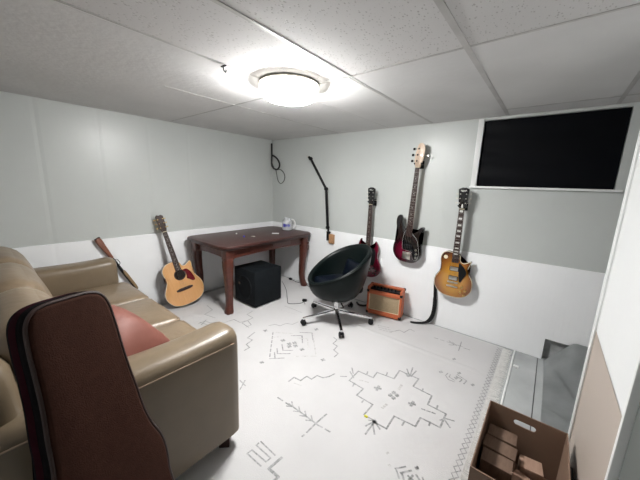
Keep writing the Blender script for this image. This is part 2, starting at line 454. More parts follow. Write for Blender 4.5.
# walls out of view: behind the camera and at the end of the alcove
b = MB(); b.box(((XL + XR) / 2, YF - 0.06, H / 2), (XR - XL + 0.2, 0.12, H + 0.1)); struct('wall_front', b, 'white_wall')
b = MB(); b.box((XR + 0.06, (YB + YF) / 2, H / 2), (0.12, YB - YF + 0.2, H + 0.1)); struct('wall_alcove', b, 'white_wall')
# right partition: white above, tan below, a white corner bead at its end, grey door and jamb nearer
PX = 0.238
b = MB(); b.box((PX + 0.05, 1.375, (0.768 + H) / 2), (0.10, 0.69, H - 0.768)); struct('wall_right', b, 'white_wall')
b = MB(); b.box((PX + 0.05, 1.375, 0.3875), (0.10, 0.69, 0.768)); struct('trim_6', b, 'tan_wall')
b = MB(); b.box((PX + 0.045, 1.727, H / 2), (0.112, 0.014, H), bev=0.003); b.box((PX - 0.004, 1.717, H / 2), (0.008, 0.014, H), bev=0.002)
struct('trim_7', b, 'white')
b = MB(); b.box((PX + 0.045, 1.020, H / 2), (0.112, 0.018, H), bev=0.003); struct('trim_8', b, 'white')
b = MB(); b.box((PX + 0.03, 0.58, H / 2), (0.045, 0.86, H - 0.02), bev=0.003)
dr = struct('door_1', b, 'grey_door')
b = MB(); b.lathe([(0.026, 0), (0.026, 0.006), (0.012, 0.01), (0.010, 0.03), (0.024, 0.04), (0.027, 0.052), (0.018, 0.062), (0.002, 0.064)], 24, axis='X')
k = b.build('door_knob', 'nickel', dr); k.rotation_euler = (0, 0, PI); k.location = (PX + 0.0075, 0.24, 0.95)

# ceiling: textured tiles near the camera, plainer ones towards the walls
b = MB(); b.box(((XL + XR) / 2, (YB + YF) / 2, H + 0.03), (XR - XL + 0.2, YB - YF + 0.3, 0.06)); struct('ceiling', b, 'ceiling')
tiles = [(XL, -2.09, 1.45, YB), (-2.07, -1.45, 1.45, YB), (XL, -1.45, -1.15, 1.43), (-1.43, -1.0, 1.45, YB), (-0.975, -0.395, 1.45, YB), (-0.37, 0.235, 1.45, 2.645), (0.26, XR, 1.45, 2.645), (-0.37, 0.235, 2.665, YB), (0.26, XR, 2.665, YB)]
b = MB()
for i, (x0, x1, y0, y1) in enumerate(tiles):
    b.box(((x0 + x1) / 2, (y0 + y1) / 2, H - 0.0007), (x1 - x0, y1 - y0, 0.0014))
struct('trim_9', b, 'ceiling_plain')
# ceiling grid
b = MB()
def bar_y(x, y0, y1, wd=0.022): b.box((x, (y0 + y1) / 2, H - 0.0015), (wd, y1 - y0, 0.003))
def bar_x(y, x0, x1, wd=0.020): b.box(((x0 + x1) / 2, y, H - 0.0014), (x1 - x0, wd, 0.0028))
bar_y(-1.437, YF, 1.44, 0.012); bar_y(-0.985, YF, YB, 0.02); bar_y(-0.383, YF, YB, 0.026); bar_y(0.247, YF, YB, 0.022)
bar_y(-2.08, 0.9, YB, 0.012); bar_x(1.44, XL, XR, 0.012); bar_x(2.655, -0.383, XR, 0.016)
bar_x(YB - 0.008, XL, XR, 0.016); bar_y(XL + 0.008, YF, YB, 0.016)
struct('trim_10', b, 'tbar')

# window: dark cover in a white frame
b = MB()
b.box(((WX0 + WX1) / 2, YB + 0.075, (WZ0 + WZ1) / 2), (WX1 - WX0, 0.01, WZ1 - WZ0)); wn = struct('window_1', b, 'gloss_black')
b = MB()
b.box((WX0 - 0.019, YB - 0.004, (WZ0 + WZ1) / 2), (0.044, 0.012, WZ1 - WZ0 + 0.03), bev=0.002)
b.box(((WX0 + WX1) / 2 - 0.005, YB - 0.012, WZ0 - 0.010), (WX1 - WX0 + 0.085, 0.030, 0.016), bev=0.003)
b.build('window_frame', 'white', wn)
b = MB(); rows = []
for j in range(25):
    z = WZ0 + 0.002 + (WZ1 - WZ0 - 0.004) * j / 24; row = []
    for i in range(41):
        x = WX0 + 0.004 + (WX1 - WX0 - 0.008) * i / 40
        y = YB + 0.022 + 0.006 * math.sin(z * 42 + 2.5 * x) * math.exp(-(x - WX0) * 3.0) + 0.002 * math.sin(x * 9 + z * 14)
        row.append((x, y, z))
    rows.append(row)
b.surf(rows); bmesh.ops.solidify(b.bm, geom=b.bm.faces[:], thickness=0.003)
b.build('blackout_cover', 'cover', wn)

# ================================================================== LAMP
lamp = thing('ceiling_lamp', 'round white flush ceiling lamp, switched on, on the tiled ceiling', 'lamp', (-1.36, 1.335, H - 0.004))
b = MB(); b.lathe([(0.01, -0.001), (0.180, -0.001), (0.184, -0.004), (0.184, -0.010), (0.170, -0.011)], 48); b.build('mounting_ring', 'lamp_ring', lamp)
b = MB(); b.lathe([(0.178, -0.011), (0.181, -0.014), (0.181, -0.046), (0.176, -0.050)], 48); b.build('diffuser_drum', 'lamp_drum', lamp)
b = MB(); b.lathe([(0.172, -0.048), (0.180, -0.048), (0.180, -0.054), (0.166, -0.056), (0.164, -0.052)], 48); b.build('trim_ring', 'lamp_ring', lamp)
b = MB(); b.lathe([(0.155, -0.078), (0.140, -0.088), (0.09, -0.095), (0.04, -0.098), (0.002, -0.099)], 48); b.build('diffuser_bowl', 'lamp', lamp)
b = MB(); b.lathe([(0.164, -0.053), (0.163, -0.066), (0.155, -0.078)], 48); b.build('diffuser_wall', 'lamp_side', lamp)

# hook in the ceiling joint
b = MB(); b.tube(catmull([(0, 0, 0), (0, 0, -0.02), (0.012, 0.004, -0.034), (0.022, 0, -0.024)], 5, False), 0.003, 8); b.box((0, 0, -0.003), (0.04, 0.012, 0.006), bev=0.002)
o = b.build('ceiling_hook', 'black_metal'); o.location = (-1.437, 0.93, H - 0.007); tag(o, 'small black hook in the ceiling joint left of the lamp', 'hook')

# ================================================================== RUG
RX0, RX1, RY0, RY1 = -3.17, -0.150, 0.42, 2.825
RZ = 0.007
def rug_h(x, y):
    h = 0.009 * math.exp(-((y - 2.30 - 0.03 * math.sin(x * 1.3)) / 0.018) ** 2) * (1 / (1 + math.exp(-(x + 1.7) * 6)))
    h += 0.0016 * math.sin(x * 4.1 + y * 2.2) * math.sin(y * 3.3 + 1)
    return max(0, h)
rug = thing('area_rug', 'large white area rug with grey geometric motifs covering the floor', 'rug', (0, 0, 0))
b = MB(); rows = []
xs = [RX0 + (RX1 - RX0) * i / 70 for i in range(71)]; ys = [RY0 + (RY1 - RY0) * j / 220 for j in range(221)]
for y in ys: rows.append([(x, y, RZ + rug_h(x, y)) for x in xs])
b.surf(rows)
bmesh.ops.recalc_face_normals(b.bm, faces=b.bm.faces[:])
ed = [e for e in b.bm.edges if e.is_boundary]
r_ = bmesh.ops.extrude_edge_only(b.bm, edges=ed)
for v in [g for g in r_['geom'] if isinstance(g, bmesh.types.BMVert)]: v.co.z = 0.001
# ribbons of darker yarn, drawn on the pile
def stroke(p, q, wd=0.010, mi=1):
    a = Vector((p[0], p[1], 0)); c = Vector((q[0], q[1], 0)); d = c - a
    if d.length < 1e-5: return
    n = max(1, int(d.length / 0.04)); u = d.normalized(); s_ = Vector((-u.y, u.x, 0)) * wd * 0.43
    prev = None
    a2 = a - u * wd * 0.3; c2 = c + u * wd * 0.3
    for i in range(n + 1):
        m_ = a2.lerp(c2, i / n); pr = []
        for sg in (-1, 1):
            v = m_ + s_ * sg
            pr.append(b.bm.verts.new((v.x, v.y, RZ + rug_h(v.x, v.y) + 0.0009)))
        if prev:
            f = b.bm.faces.new((prev[0], pr[0], pr[1], prev[1])); f.material_index = mi
        prev = pr
def inside(p): return RX0 < p.x < RX1 and RY0 < p.y < RY1
def motif(crop, pts, wd=0.010, mi=1, dash=None):
    x0, y0, s_ = crop
    W_ = [fl(x0 + p[0] / s_, y0 + p[1] / s_, RZ) for p in pts]
    for a, c in zip(W_, W_[1:]):
        if not (inside(a) and inside(c)): continue
        if dash:
            L = (c - a).length; k = max(1, int(L / dash))
            for i in range(k): stroke(a.lerp(c, i / k), a.lerp(c, (i + 0.6) / k), wd, mi)
        else: stroke(a, c, wd, mi)
A_ = (330, 350, 4.571)
motif(A_, [(130, 97), (197, 127), (215, 103), (293, 132), (318, 95), (405, 133), (380, 167), (465, 210), (447, 250), (530, 293), (503, 355), (413, 310), (390, 350), (293, 303), (258, 360), (205, 332)], 0.013)
motif(A_, [(155, 297), (195, 250), (122, 207), (152, 178), (88, 140), (130, 97)], 0.012)
for p, q_ in [((360, 122), (338, 103)), ((362, 120), (352, 88)), ((366, 120), (378, 82)), ((372, 120), (394, 97)), ((352, 118), (372, 122)),
              ((205, 325), (163, 348)), ((205, 325), (162, 385)), ((196, 340), (203, 385)), ((205, 330), (228, 362)), ((205, 325), (178, 322)), ((205, 325), (160, 300)),
              ((522, 316), (548, 355)), ((525, 313), (567, 325)), ((520, 316), (503, 322)), ((48, 121), (75, 122)), ((92, 100), (108, 128)), ((100, 82), (106, 108)),
              ((112, 152), (104, 166)), ((155, 228), (146, 240)), ((330, 345), (338, 330)), ((452, 345), (458, 330)), ((172, 100), (168, 112)), ((262, 103), (258, 116)), ((425, 178), (421, 190)), ((492, 255), (488, 268))]:
    motif(A_, [p, q_], 0.012)
def diamond(crop, c, rx, ry, wd=0.014, mi=1):
    motif(crop, [(c[0] - rx, c[1] - ry * 0.3), (c[0] + rx, c[1] + ry * 0.3)], wd, mi); motif(crop, [(c[0] - rx * 0.4, c[1] + ry), (c[0] + rx * 0.4, c[1] - ry)], wd, mi)
for c in [(218, 175), (375, 247)]: diamond(A_, c, 13, 9, 0.022)
for c in [(276, 207), (292, 195), (306, 208), (290, 220)]: diamond(A_, c, 6, 4, 0.02)
for c in [(205, 328), (358, 116)]: diamond(A_, c, 8, 6, 0.014)
motif(A_, [(135, 137), (185, 152)], 0.014, 2, 0.035); motif(A_, [(420, 270), (490, 295)], 0.012, 1, 0.03)
motif(A_, [(240, 265), (270, 240)], 0.02, 2, 0.05); motif(A_, [(315, 180), (335, 150)], 0.02, 2, 0.05)
B_ = (180, 300, 4.0)
motif(B_, [(372, 130), (358, 235), (430, 232)], 0.012, 1, 0.06); motif(B_, [(385, 130), (460, 136)], 0.014, 2, 0.05)
motif(B_, [(530, 133), (545, 225), (440, 226)], 0.012, 2, 0.06); motif(B_, [(480, 130), (528, 132), (532, 160)], 0.012)
motif(B_, [(378, 210), (380, 234), (400, 234)], 0.012); motif(B_, [(388, 195), (390, 215), (440, 215)], 0.012); motif(B_, [(408, 178), (412, 202), (450, 202)], 0.012)
motif(B_, [(445, 143), (488, 143), (490, 172)], 0.012); motif(B_, [(470, 152), (510, 155), (512, 190)], 0.012, 2); motif(B_, [(370, 150), (410, 146)], 0.012, 2, 0.04)
for c in [(437, 176), (458, 172), (437, 186), (462, 184), (488, 198), (412, 162)]: diamond(B_, c, 7, 4, 0.02)
for c in [(342, 123), (327, 250), (572, 240), (545, 118)]: diamond(B_, c, 7, 4, 0.016)
motif(B_, [(75, 95), (100, 85), (120, 92), (150, 88), (180, 90), (215, 78), (240, 90), (270, 82), (285, 100), (265, 108)], 0.010)
motif(B_, [(108, 22), (130, 40), (98, 58), (140, 72)], 0.010); motif(B_, [(290, 45), (268, 58), (292, 72), (248, 92), (275, 110)], 0.010)
motif(B_, [(355, 103), (380, 98), (400, 104), (425, 94), (450, 98), (472, 88)], 0.010, 1)
motif(B_, [(298, 130), (270, 152), (290, 160), (265, 178), (278, 190), (258, 202)], 0.013)
motif(B_, [(615, 150), (628, 160), (612, 175), (630, 185), (615, 200), (632, 215), (618, 228)], 0.012)
motif(B_, [(420, 25), (490, 52)], 0.008, 1, 0.03); motif(B_, [(405, 40), (470, 60)], 0.007, 2, 0.03); motif(B_, [(80, 90), (110, 100)], 0.012); motif(B_, [(85, 100), (105, 80)], 0.012)
C_ = (240, 330, 2.773)
motif(C_, [(135, 143), (150, 132), (168, 141), (185, 129), (198, 137), (214, 127), (230, 133), (246, 130), (262, 122)], 0.013)
motif(C_, [(150, 148), (170, 155)], 0.008, 2)
motif(C_, [(105, 188), (150, 218)], 0.012, 1, 0.05); motif(C_, [(135, 205), (213, 262)], 0.012); motif(C_, [(215, 264), (258, 288)], 0.012, 1, 0.05)
motif(C_, [(185, 285), (210, 260), (240, 234)], 0.012); motif(C_, [(178, 292), (172, 296)], 0.012)
for t in (0.15, 0.4, 0.62, 0.84):
    x, y = 135 + 78 * t, 205 + 57 * t
    motif(C_, [(x - 3, y - 14), (x, y), (x - 18, y - 2)], 0.010)
for a, c in [((20, 343), (58, 378)), ((33, 333), (72, 366)), ((45, 320), (85, 356)), ((58, 310), (97, 348)), ((20, 343), (33, 333)), ((72, 366), (85, 356)), ((45, 320), (52, 314))]: motif(C_, [a, c], 0.009)
motif(C_, [(115, 355), (80, 385), (106, 408), (72, 440), (100, 468), (88, 480)], 0.017)
motif(C_, [(0, 140), (15, 155)], 0.01); motif(C_, [(14, 140), (0, 165)], 0.01)
D_ = (400, 310, 5.333)
motif(D_, [(183, 148), (250, 170)], 0.009, 1, 0.05); motif(D_, [(250, 170), (335, 197)], 0.009); motif(D_, [(340, 203), (392, 220)], 0.012, 1, 0.06)
motif(D_, [(328, 170), (312, 218)], 0.010); motif(D_, [(262, 165), (290, 188), (262, 186)], 0.010); motif(D_, [(280, 172), (300, 190)], 0.010)
motif(D_, [(255, 338), (243, 350), (258, 372), (290, 384)], 0.009); motif(D_, [(305, 345), (355, 378), (340, 395)], 0.010); motif(D_, [(268, 345), (262, 358), (290, 375)], 0.009)
motif(D_, [(300, 352), (330, 372), (318, 384)], 0.010); diamond(D_, (300, 363), 8, 5, 0.015)
for c in [(218, 331), (388, 400), (315, 337), (288, 262)]: diamond(D_, c, 7, 4, 0.015)
E_ = (355, 275, 6.737)
for k in range(3): motif(E_, [(150 + 8 * k, 338 + 14 * k), (238 + 8 * k, 358 + 16 * k)], 0.008, 1, 0.03)
motif(E_, [(240, 385), (300, 372), (330, 388), (370, 365), (400, 380)], 0.010)
motif(E_, [(0, 330), (60, 350)], 0.008, 2, 0.03)
G_ = (380, 440, 8.0)
motif(G_, [(122, 230), (205, 214)], 0.010); motif(G_, [(128, 235), (152, 305)], 0.010); motif(G_, [(165, 265), (250, 246)], 0.012); motif(G_, [(175, 268), (192, 325)], 0.012)
motif(G_, [(225, 288), (262, 320)], 0.012); motif(G_, [(262, 285), (230, 320)], 0.012); motif(G_, [(290, 280), (320, 325)], 0.012); motif(G_, [(340, 300), (350, 330)], 0.01)
diamond(G_, (295, 225), 12, 10, 0.012)
for c in [(75, 205), (60, 105)]: diamond(G_, c, 9, 7, 0.009, 2)
# criss-cross border along the short end
yy = RY0 + 0.02; k = 0
while yy < RY1 - 0.04:
    stroke((-0.190, yy), (-0.157, yy + 0.042), 0.006); stroke((-0.157, yy), (-0.190, yy + 0.042), 0.006)
    yy += 0.042
body = b.build('rug_pile', ['rug', 'rug_line', 'rug_pale'], rug, angle=60)
b = MB(); random.seed(3)
yy = RY0
while yy < RY1:
    b.tube([(RX1 - 0.004, yy, 0.005), (RX1 + 0.04, yy + random.uniform(-.004, .004), 0.0035), (RX1 + random.uniform(0.060, 0.070), yy + random.uniform(-.008, .008), 0.0028)], [0.0028, 0.0024, 0.0018], 5)
    yy += 0.0075
o = b.build('rug_fringe', 'fringe', rug); o['kind'] = 'stuff'
o['label'] = 'pale yarn fringe'

# small yellow bit and white square
p = fl(366, 416.5, 0.01)
b = MB(); b.cushion((0, 0, 0.004), (0.022, 0.014, 0.008), 0.003, (0, 0, .002), n=4); o = b.build('yellow_scrap', 'yellow'); o.location = (p.x, p.y, RZ + rug_h(p.x, p.y) + 0.0008); tag(o, 'tiny bright yellow scrap on the rug by the big medallion', 'scrap')
p = fl(516, 366, 0.01)
b = MB(); b.box((0, 0, 0.006), (0.035, 0.03, 0.012), bev=0.003); o = b.build('white_cap', 'white_plastic'); o.location = (p.x, p.y, 0.0); tag(o, 'small square white plastic piece on the grey floor beside the rug', 'scrap')

# grey plastic sheet heaped in the corner at the right
b = MB(); rows = []; NXs, NYs = 46, 52
for j in range(NYs + 1):
    v = j / NYs; row = []
    for i in range(NXs + 1):
        u = i / NXs
        x = 0.14 + 0.86 * u + 0.05 * (1 - v) * math.sin(3 * u); y = 1.98 + 0.86 * v
        rise = 0.21 * min(1, u / 0.18) ** 0.9 * max(0, (v - 0.52) / 0.48) ** 1.5
        # a straight fold runs from the wall down towards the camera
        d = abs((x - 0.14) * 0.86 + (y - 2.73) * 0.40)
        fold = 0.020 * math.exp(-(d / 0.016) ** 2) * (1 if 2.3 < y < 2.76 else 0.2)
        d2 = abs((y - 2.20) + (x - 0.1) * 0.62)
        fold2 = 0.014 * math.exp(-(d2 / 0.014) ** 2)
        wr = 0.006 * math.sin(9 * x + 13 * y) * math.sin(15 * x - 6 * y + 1)
        edge = min(1, u / 0.06) * min(1, v / 0.05)
        row.append((x, y, 0.003 + rise + (fold + fold2 + wr * 0.7 + 0.008) * edge))
    rows.append(row)
b.surf(rows); bmesh.ops.solidify(b.bm, geom=b.bm.faces[:], thickness=0.0012)
o = b.build('plastic_sheet', 'sheet', angle=70); tag(o, 'rumpled grey plastic sheet on the floor against the far right of the back wall', 'sheet')

# ================================================================== SOFA
SX0, SX1 = -3.10, -1.100
sofa = thing('sofa', 'taupe brown leather three-cushion sofa standing across from the left wall', 'sofa', ((SX0 + SX1) / 2, 0.32, 0.011))
def SB(): return MB()
sc = Vector(sofa.location)
def L(x, y, z): return (x - sc.x, y - sc.y, z - 0.0)
IX0, IX1 = SX0 + 0.20, SX1 - 0.20
b = MB(); b.box(L((IX0 + IX1) / 2, 0.36, 0.19), (IX1 - IX0 + 0.1, 0.80, 0.22), bev=0.02, seg=3); b.build('base', 'leather2', sofa)
cw = (IX1 - IX0) / 3
for i in range(3):
    b = MB(); b.cushion(L(IX0 + cw * (i + 0.5), 0.50, 0.375), (cw - 0.004, 0.62, 0.165), 0.045, (0.0, 0.012, 0.022), n=14)
    sq = b.build('seat_cushion', 'leather', sofa)
    b = MB(); hw = cw / 2 - 0.008
    cxx = IX0 + cw * (i + 0.5)
    pts = [(cxx - hw + 0.02, 0.80), (cxx + hw - 0.02, 0.80), (cxx + hw, 0.78), (cxx + hw, 0.22), (cxx - hw, 0.22), (cxx - hw, 0.78)]
    b.tube([L(x, y, 0.437) for x, y in pts], 0.0045, 6, closed=True)
    b.build('seam_piping', 'pipe', sq)
for i in range(3):
    R = ROT(math.radians(14), 'X')
    b = MB(); b.cushion(L(IX0 + cw * (i + 0.5) + (0.03 if i == 2 else (-0.03 if i == 0 else 0)), 0.10, 0.660), (cw + 0.05, 0.21, 0.45), 0.095, (0.0, 0.025, 0.008), n=14, rot=R)
    b.build('back_cushion', 'leather', sofa)
b = MB(); b.cushion(L((SX0 + SX1) / 2, -0.06, 0.46), (SX1 - SX0 - 0.10, 0.20, 0.72), 0.06, (0, 0.01, 0.01), n=12, rot=ROT(math.radians(5), 'X')); b.build('back_frame', 'leather2', sofa)
def arm(x0, x1, side):
    # cross section across the arm (x), swept along y, with a rolled top and a bevelled front
    xm = (x0 + x1) / 2; hw = (x1 - x0) / 2
    prof = []
    prof += [(-hw, 0.085), (-hw - 0.004, 0.30), (-hw - 0.006, 0.52)]
    for k in range(9):
        a = PI - PI * k / 8
        prof.append(((hw + 0.006) * math.copysign(abs(math.cos(a)) ** 0.6, math.cos(a)), 0.585 + 0.070 * math.sin(a) ** 0.75))
    prof += [(hw + 0.006, 0.52), (hw + 0.004, 0.30), (hw, 0.085)]
    rows = []; ys_ = [-0.09, -0.07, 0.0, 0.12, 0.25, 0.38, 0.50, 0.62, 0.70, 0.735, 0.75, 0.757]
    for yv in ys_:
        ins = 0.0
        if yv > 0.73: ins = {0.735: 0.006, 0.75: 0.018, 0.757: 0.035}[yv]
        if yv < -0.08: ins = 0.02
        rows.append([L(xm + px_ * (1 - ins / hw), yv, z - (ins if z > 0.4 else 0) + 0.006 * math.sin(yv * 9) * (1 if z > 0.5 else 0) + (yv - 0.3) * 0.02 * (1 if z > 0.5 else 0)) for px_, z in prof])
    b = MB(); g = b.surf(rows, close_u=True)
    f0 = b.bm.faces.new(g[0]); f1 = b.bm.faces.new(g[-1][::-1]); b._mark([f0, f1])
    a_ = b.build('armrest', 'leather2', sofa, angle=50)
    # seam running along the roll, the short cross seam, and the piping of the front panel
    b = MB()
    sx = (hw + 0.0085) * side
    b.tube([L(xm + sx * 0.97, yv, 0.598) for yv in (-0.05, 0.2, 0.45, 0.72)], 0.003, 6)
    b.tube([L(xm + sx * 0.9 * math.cos(t), 0.40, 0.577 + 0.0735 * math.sin(t) - 0.002) for t in [0.1 + 2.9 * i / 10 for i in range(11)]], 0.003, 6)
    b.build('seam', 'pipe', a_)
arm(SX0, SX0 + 0.185, -1); arm(SX1 - 0.185, SX1, 1)
for fx, fy in ((SX1 - 0.06, 0.69), (SX0 + 0.06, 0.69), (SX1 - 0.06, -0.03), (SX0 + 0.06, -0.03)):
    b = MB(); b.tube([L(fx, fy, 0.0), L(fx, fy, 0.05), L(fx, fy, 0.09)], [0.036, 0.042, 0.047], 4); b.build('foot', 'footwood', sofa)

# coral pillow leaning on the near arm
pl = MB()
pl.cushion((0, 0, 0), (0.40, 0.13, 0.36), 0.06, (0.01, 0.075, 0.0), n=16)
for v in pl.bm.verts:   # pinch towards the corners
    u = abs(v.co.x) / 0.2; t = abs(v.co.z) / 0.18
    v.co.y *= max(0.12, 1 - 0.85 * max(u, t) ** 3)
    v.co.x *= 1 - 0.06 * (1 - t ** 2); v.co.z *= 1 - 0.06 * (1 - min(1, u) ** 2)
o = pl.build('throw_pillow', 'pink', angle=60)
nn = Vector((0.30, 0.25, 0.90)).normalized(); uu = Vector((0.78, 0.42, -0.50)); uu = (uu - nn * uu.dot(nn)).normalized(); vv = uu.cross(nn)
o.scale = (1.12, 1.1, 1.12); o.location = (-1.47, 0.315, 0.640); o.rotation_euler = Matrix((uu, nn, vv)).transposed().to_euler()
tag(o, 'coral pink throw pillow leaning against the near arm of the sofa', 'pillow')

# ================================================================== GIG BAG in front of the sofa
bag = thing('gig_bag', 'tall dark brown guitar bag with black sides standing upright against the sofa arm', 'guitar bag')
half = [(0.0, 1.04), (0.06, 1.038), (0.095, 1.024), (0.115, 0.99), (0.122, 0.93), (0.125, 0.84), (0.129, 0.76), (0.137, 0.68), (0.143, 0.60), (0.157, 0.53), (0.181, 0.46), (0.186, 0.39), (0.180, 0.33), (0.184, 0.26), (0.198, 0.19), (0.206, 0.12), (0.19, 0.05), (0.14, 0.01), (0.06, 0.0)]
half = [(x * 0.94, z) for x, z in half]
outl = half + [(-x, z) for x, z in half[::-1] if x > 0]
oc = [(p.x, p.y) for p in catmull([(x, z, 0) for x, z in outl], 4)]
def shrink(o_, d, cz=0.5):
    P = [Vector(p) for p in o_]; n = len(P); out = []
    A = sum(P[i].x * P[(i + 1) % n].y - P[(i + 1) % n].x * P[i].y for i in range(n)); sg = 1 if A > 0 else -1
    for i in range(n):
        e = (P[(i + 1) % n] - P[i - 1]).normalized(); out.append(P[i] + Vector((-e.y, e.x)) * d * sg)
    return [(p.x, p.y) for p in out]
b = MB(); b.slab(oc, -0.045, 0.045, 0.018); b.build('side_gusset', 'bag_black', bag)
b = MB(); b.slab(shrink(oc, 0.010), -0.056, -0.040, 0.009); fp = b.build('front_panel', 'bag', bag)
b = MB(); b.tube([(x, -0.046, z) for x, z in shrink(oc, 0.006)], 0.0055, 8, closed=True); b.build('piping', 'bag_pipe', fp)
b = MB(); b.slab(shrink(oc, 0.006), 0.040, 0.052, 0.008); b.build('back_panel', 'bag_black', bag)
b = MB()
ring = shrink(oc, -0.001); n_ = len(ring)
va = [b.bm.verts.new((x, -0.016, z)) for x, z in ring]; vb = [b.bm.verts.new((x, 0.020, z)) for x, z in ring]
b._mark([b.bm.faces.new((va[i], va[(i + 1) % n_], vb[(i + 1) % n_], vb[i])) for i in range(n_)])
bmesh.ops.solidify(b.bm, geom=b.bm.faces[:], thickness=0.002)
b.build('maroon_band', 'bag_maroon', bag)
b = MB(); zp = shrink(oc, -0.002); zs = [i for i, (x, z) in enumerate(zp) if x > 0.05 and 0.1 < z < 1.0]
zs.sort(key=lambda i: zp[i][1])
b.tube([(zp[i][0], -0.030, zp[i][1]) for i in zs], 0.004, 6); b.build('zip', 'zip', bag)
orient(bag, (-0.858, 0.185, 0.015), (-1.118, 0.120, 1.10), (0.94, 0.34, 0))

# ================================================================== RIFLE behind the sofa
rf = thing('rifle', 'slim rifle with a brown wooden stock leaning upside down between sofa and left wall', 'rifle')
st = [(-0.022, 1.00), (0.030, 1.00), (0.026, 0.90), (0.018, 0.80), (0.014, 0.76), (-0.010, 0.745), (-0.016, 0.78), (-0.022, 0.88)]
b = MB(); b.slab([(p.x, p.y) for p in catmull([(x, z, 0) for x, z in st], 4)], -0.016, 0.016, 0.010); b.build('stock', 'stock', rf)
b = MB(); b.slab([(-0.02, 1.0), (0.03, 1.0), (0.03, 1.012), (-0.02, 1.012)], -0.014, 0.014, 0.003); b.build('butt_pad', 'black_rubber', rf)
b = MB(); b.box((0.0, 0, 0.66), (0.028, 0.024, 0.20), bev=0.006); b.build('receiver', 'black_metal', rf)
b = MB(); b.tube(catmull([(0.012, 0, 0.73), (0.034, 0, 0.715), (0.036, 0, 0.67), (0.014, 0, 0.655)], 5, False), 0.003, 6); b.build('trigger_guard', 'black_metal', rf)
b = MB(); b.slab([(p.x, p.y) for p in catmull([(x, z, 0) for x, z in [(-0.004, 0.57), (0.022, 0.57), (0.024, 0.45), (0.020, 0.33), (-0.002, 0.32), (-0.006, 0.45)]], 4)], -0.016, 0.016, 0.009); b.build('fore_end', 'forend', rf)
b = MB(); b.tube([(-0.008, 0, 0.58), (-0.008, 0, 0.0)], 0.0085, 12); b.build('barrel', 'black_metal', rf)
orient(rf, (-3.185, 1.095, 0.006), (-3.215, 0.690, 0.82), (1, 0.4, 0)); rf.scale = (0.9, 0.9, 0.9)

# ================================================================== DESK
dX0, dX1, dY0, dY1, dZ = -3.21, -2.40, 1.49, 2.84, 0.745-0.01
dc = ((dX0 + dX1) / 2, (dY0 + dY1) / 2)
desk = thing('desk', 'dark reddish mahogany writing desk with curved legs in the left back corner', 'desk', (dc[0], dc[1], 0.010))
hx, hy, cc_ = (dX1 - dX0) / 2, (dY1 - dY0) / 2, 0.085
def octa(hx, hy, c, bulge=0.0):
    P = [(-hx + c, -hy), (hx - c, -hy), (hx - c * 0.45, -hy + c * 0.30), (hx, -hy + c), (hx, hy - c), (hx - c * 0.45, hy - c * 0.30), (hx - c, hy), (-hx + c, hy), (-hx + c * 0.45, hy - c * 0.30), (-hx, hy - c), (-hx, -hy + c), (-hx + c * 0.45, -hy + c * 0.30)]
    return P
b = MB(); b.slab(octa(hx, hy, cc_), dZ, dZ - 0.030, 0.010, plane='XY', steps=4); b.slab(octa(hx - 0.018, hy - 0.018, cc_), dZ - 0.028, dZ - 0.050, 0.008, plane='XY')
b.build('desktop', 'desk_top', desk)
lx, ly = hx - 0.095, hy - 0.105
b = MB()
def apron(p, q_, th=0.022, z0=0.575, z1=dZ - 0.045, dip=0.02):
    p = Vector((*p, 0)); q_ = Vector((*q_, 0)); d = (q_ - p); n = 16; nv = Vector((-d.y, d.x, 0)).normalized() * th / 2
    g = []
    for i in range(n + 1):
        t = i / n; c = p.lerp(q_, t); zb = z0 + dip * math.sin(PI * t) ** 0.7
        g.append([b.bm.verts.new((*(c - nv).xy, zb)), b.bm.verts.new((*(c + nv).xy, zb)), b.bm.verts.new((*(c + nv).xy, z1)), b.bm.verts.new((*(c - nv).xy, z1))])
    fs = []
    for a, c in zip(g, g[1:]):
        for k in range(4): fs.append(b.bm.faces.new((a[k], a[(k + 1) % 4], c[(k + 1) % 4], c[k])))
    fs += [b.bm.faces.new(g[0]), b.bm.faces.new(g[-1][::-1])]; b._mark(fs)
for p, q_ in [((-lx, -ly), (lx, -ly)), ((lx, -ly), (lx, ly)), ((lx, ly), (-lx, ly)), ((-lx, ly), (-lx, -ly))]: apron(p, q_)
b.build('apron', 'desk', desk)
b = MB(); b.box((lx + 0.016, 0, 0.655), (0.018, 0.62, 0.075), bev=0.004); dw = b.build('drawer', 'desk', desk)
b = MB(); b.lathe([(0.006, 0), (0.006, 0.012), (0.013, 0.016), (0.013, 0.022), (0.004, 0.026)], 16, (lx + 0.024, 0.0, 0.655), 'X'); b.build('drawer_knob', 'desk', dw)
for sx in (-1, 1):
    for sy in (-1, 1):
        b = MB(); px_, py_ = sx * lx, sy * ly
        b.box((px_, py_, 0.640), (0.092, 0.092, 0.125), bev=0.006)
        # cabriole leg: knee out, ankle in, pad foot out along the diagonal
        prof = [(0.60, 0.000, 0.038), (0.56, 0.010, 0.041), (0.50, 0.010, 0.040), (0.40, 0.000, 0.034), (0.28, -0.012, 0.031), (0.17, -0.014, 0.029), (0.09, -0.004, 0.028), (0.045, 0.012, 0.031), (0.018, 0.026, 0.034), (0.0, 0.028, 0.031)]
        rows = []
        for z, off, r in prof:
            cx_, cy_ = px_ + sx * off * 0.6, py_ + sy * off * 0.6; rr = r * 1.22
            ring = []
            for k in range(16):
                a = 2 * PI * k / 16; ca, sa = math.cos(a), math.sin(a); e = 0.55
                ring.append((cx_ + rr * math.copysign(abs(ca) ** e, ca), cy_ + rr * math.copysign(abs(sa) ** e, sa), z))
            rows.append(ring)
        g = b.surf(rows, close_u=True); b._mark([b.bm.faces.new(g[0]), b.bm.faces.new(g[-1][::-1])])
        b.build('leg', 'desk', desk)
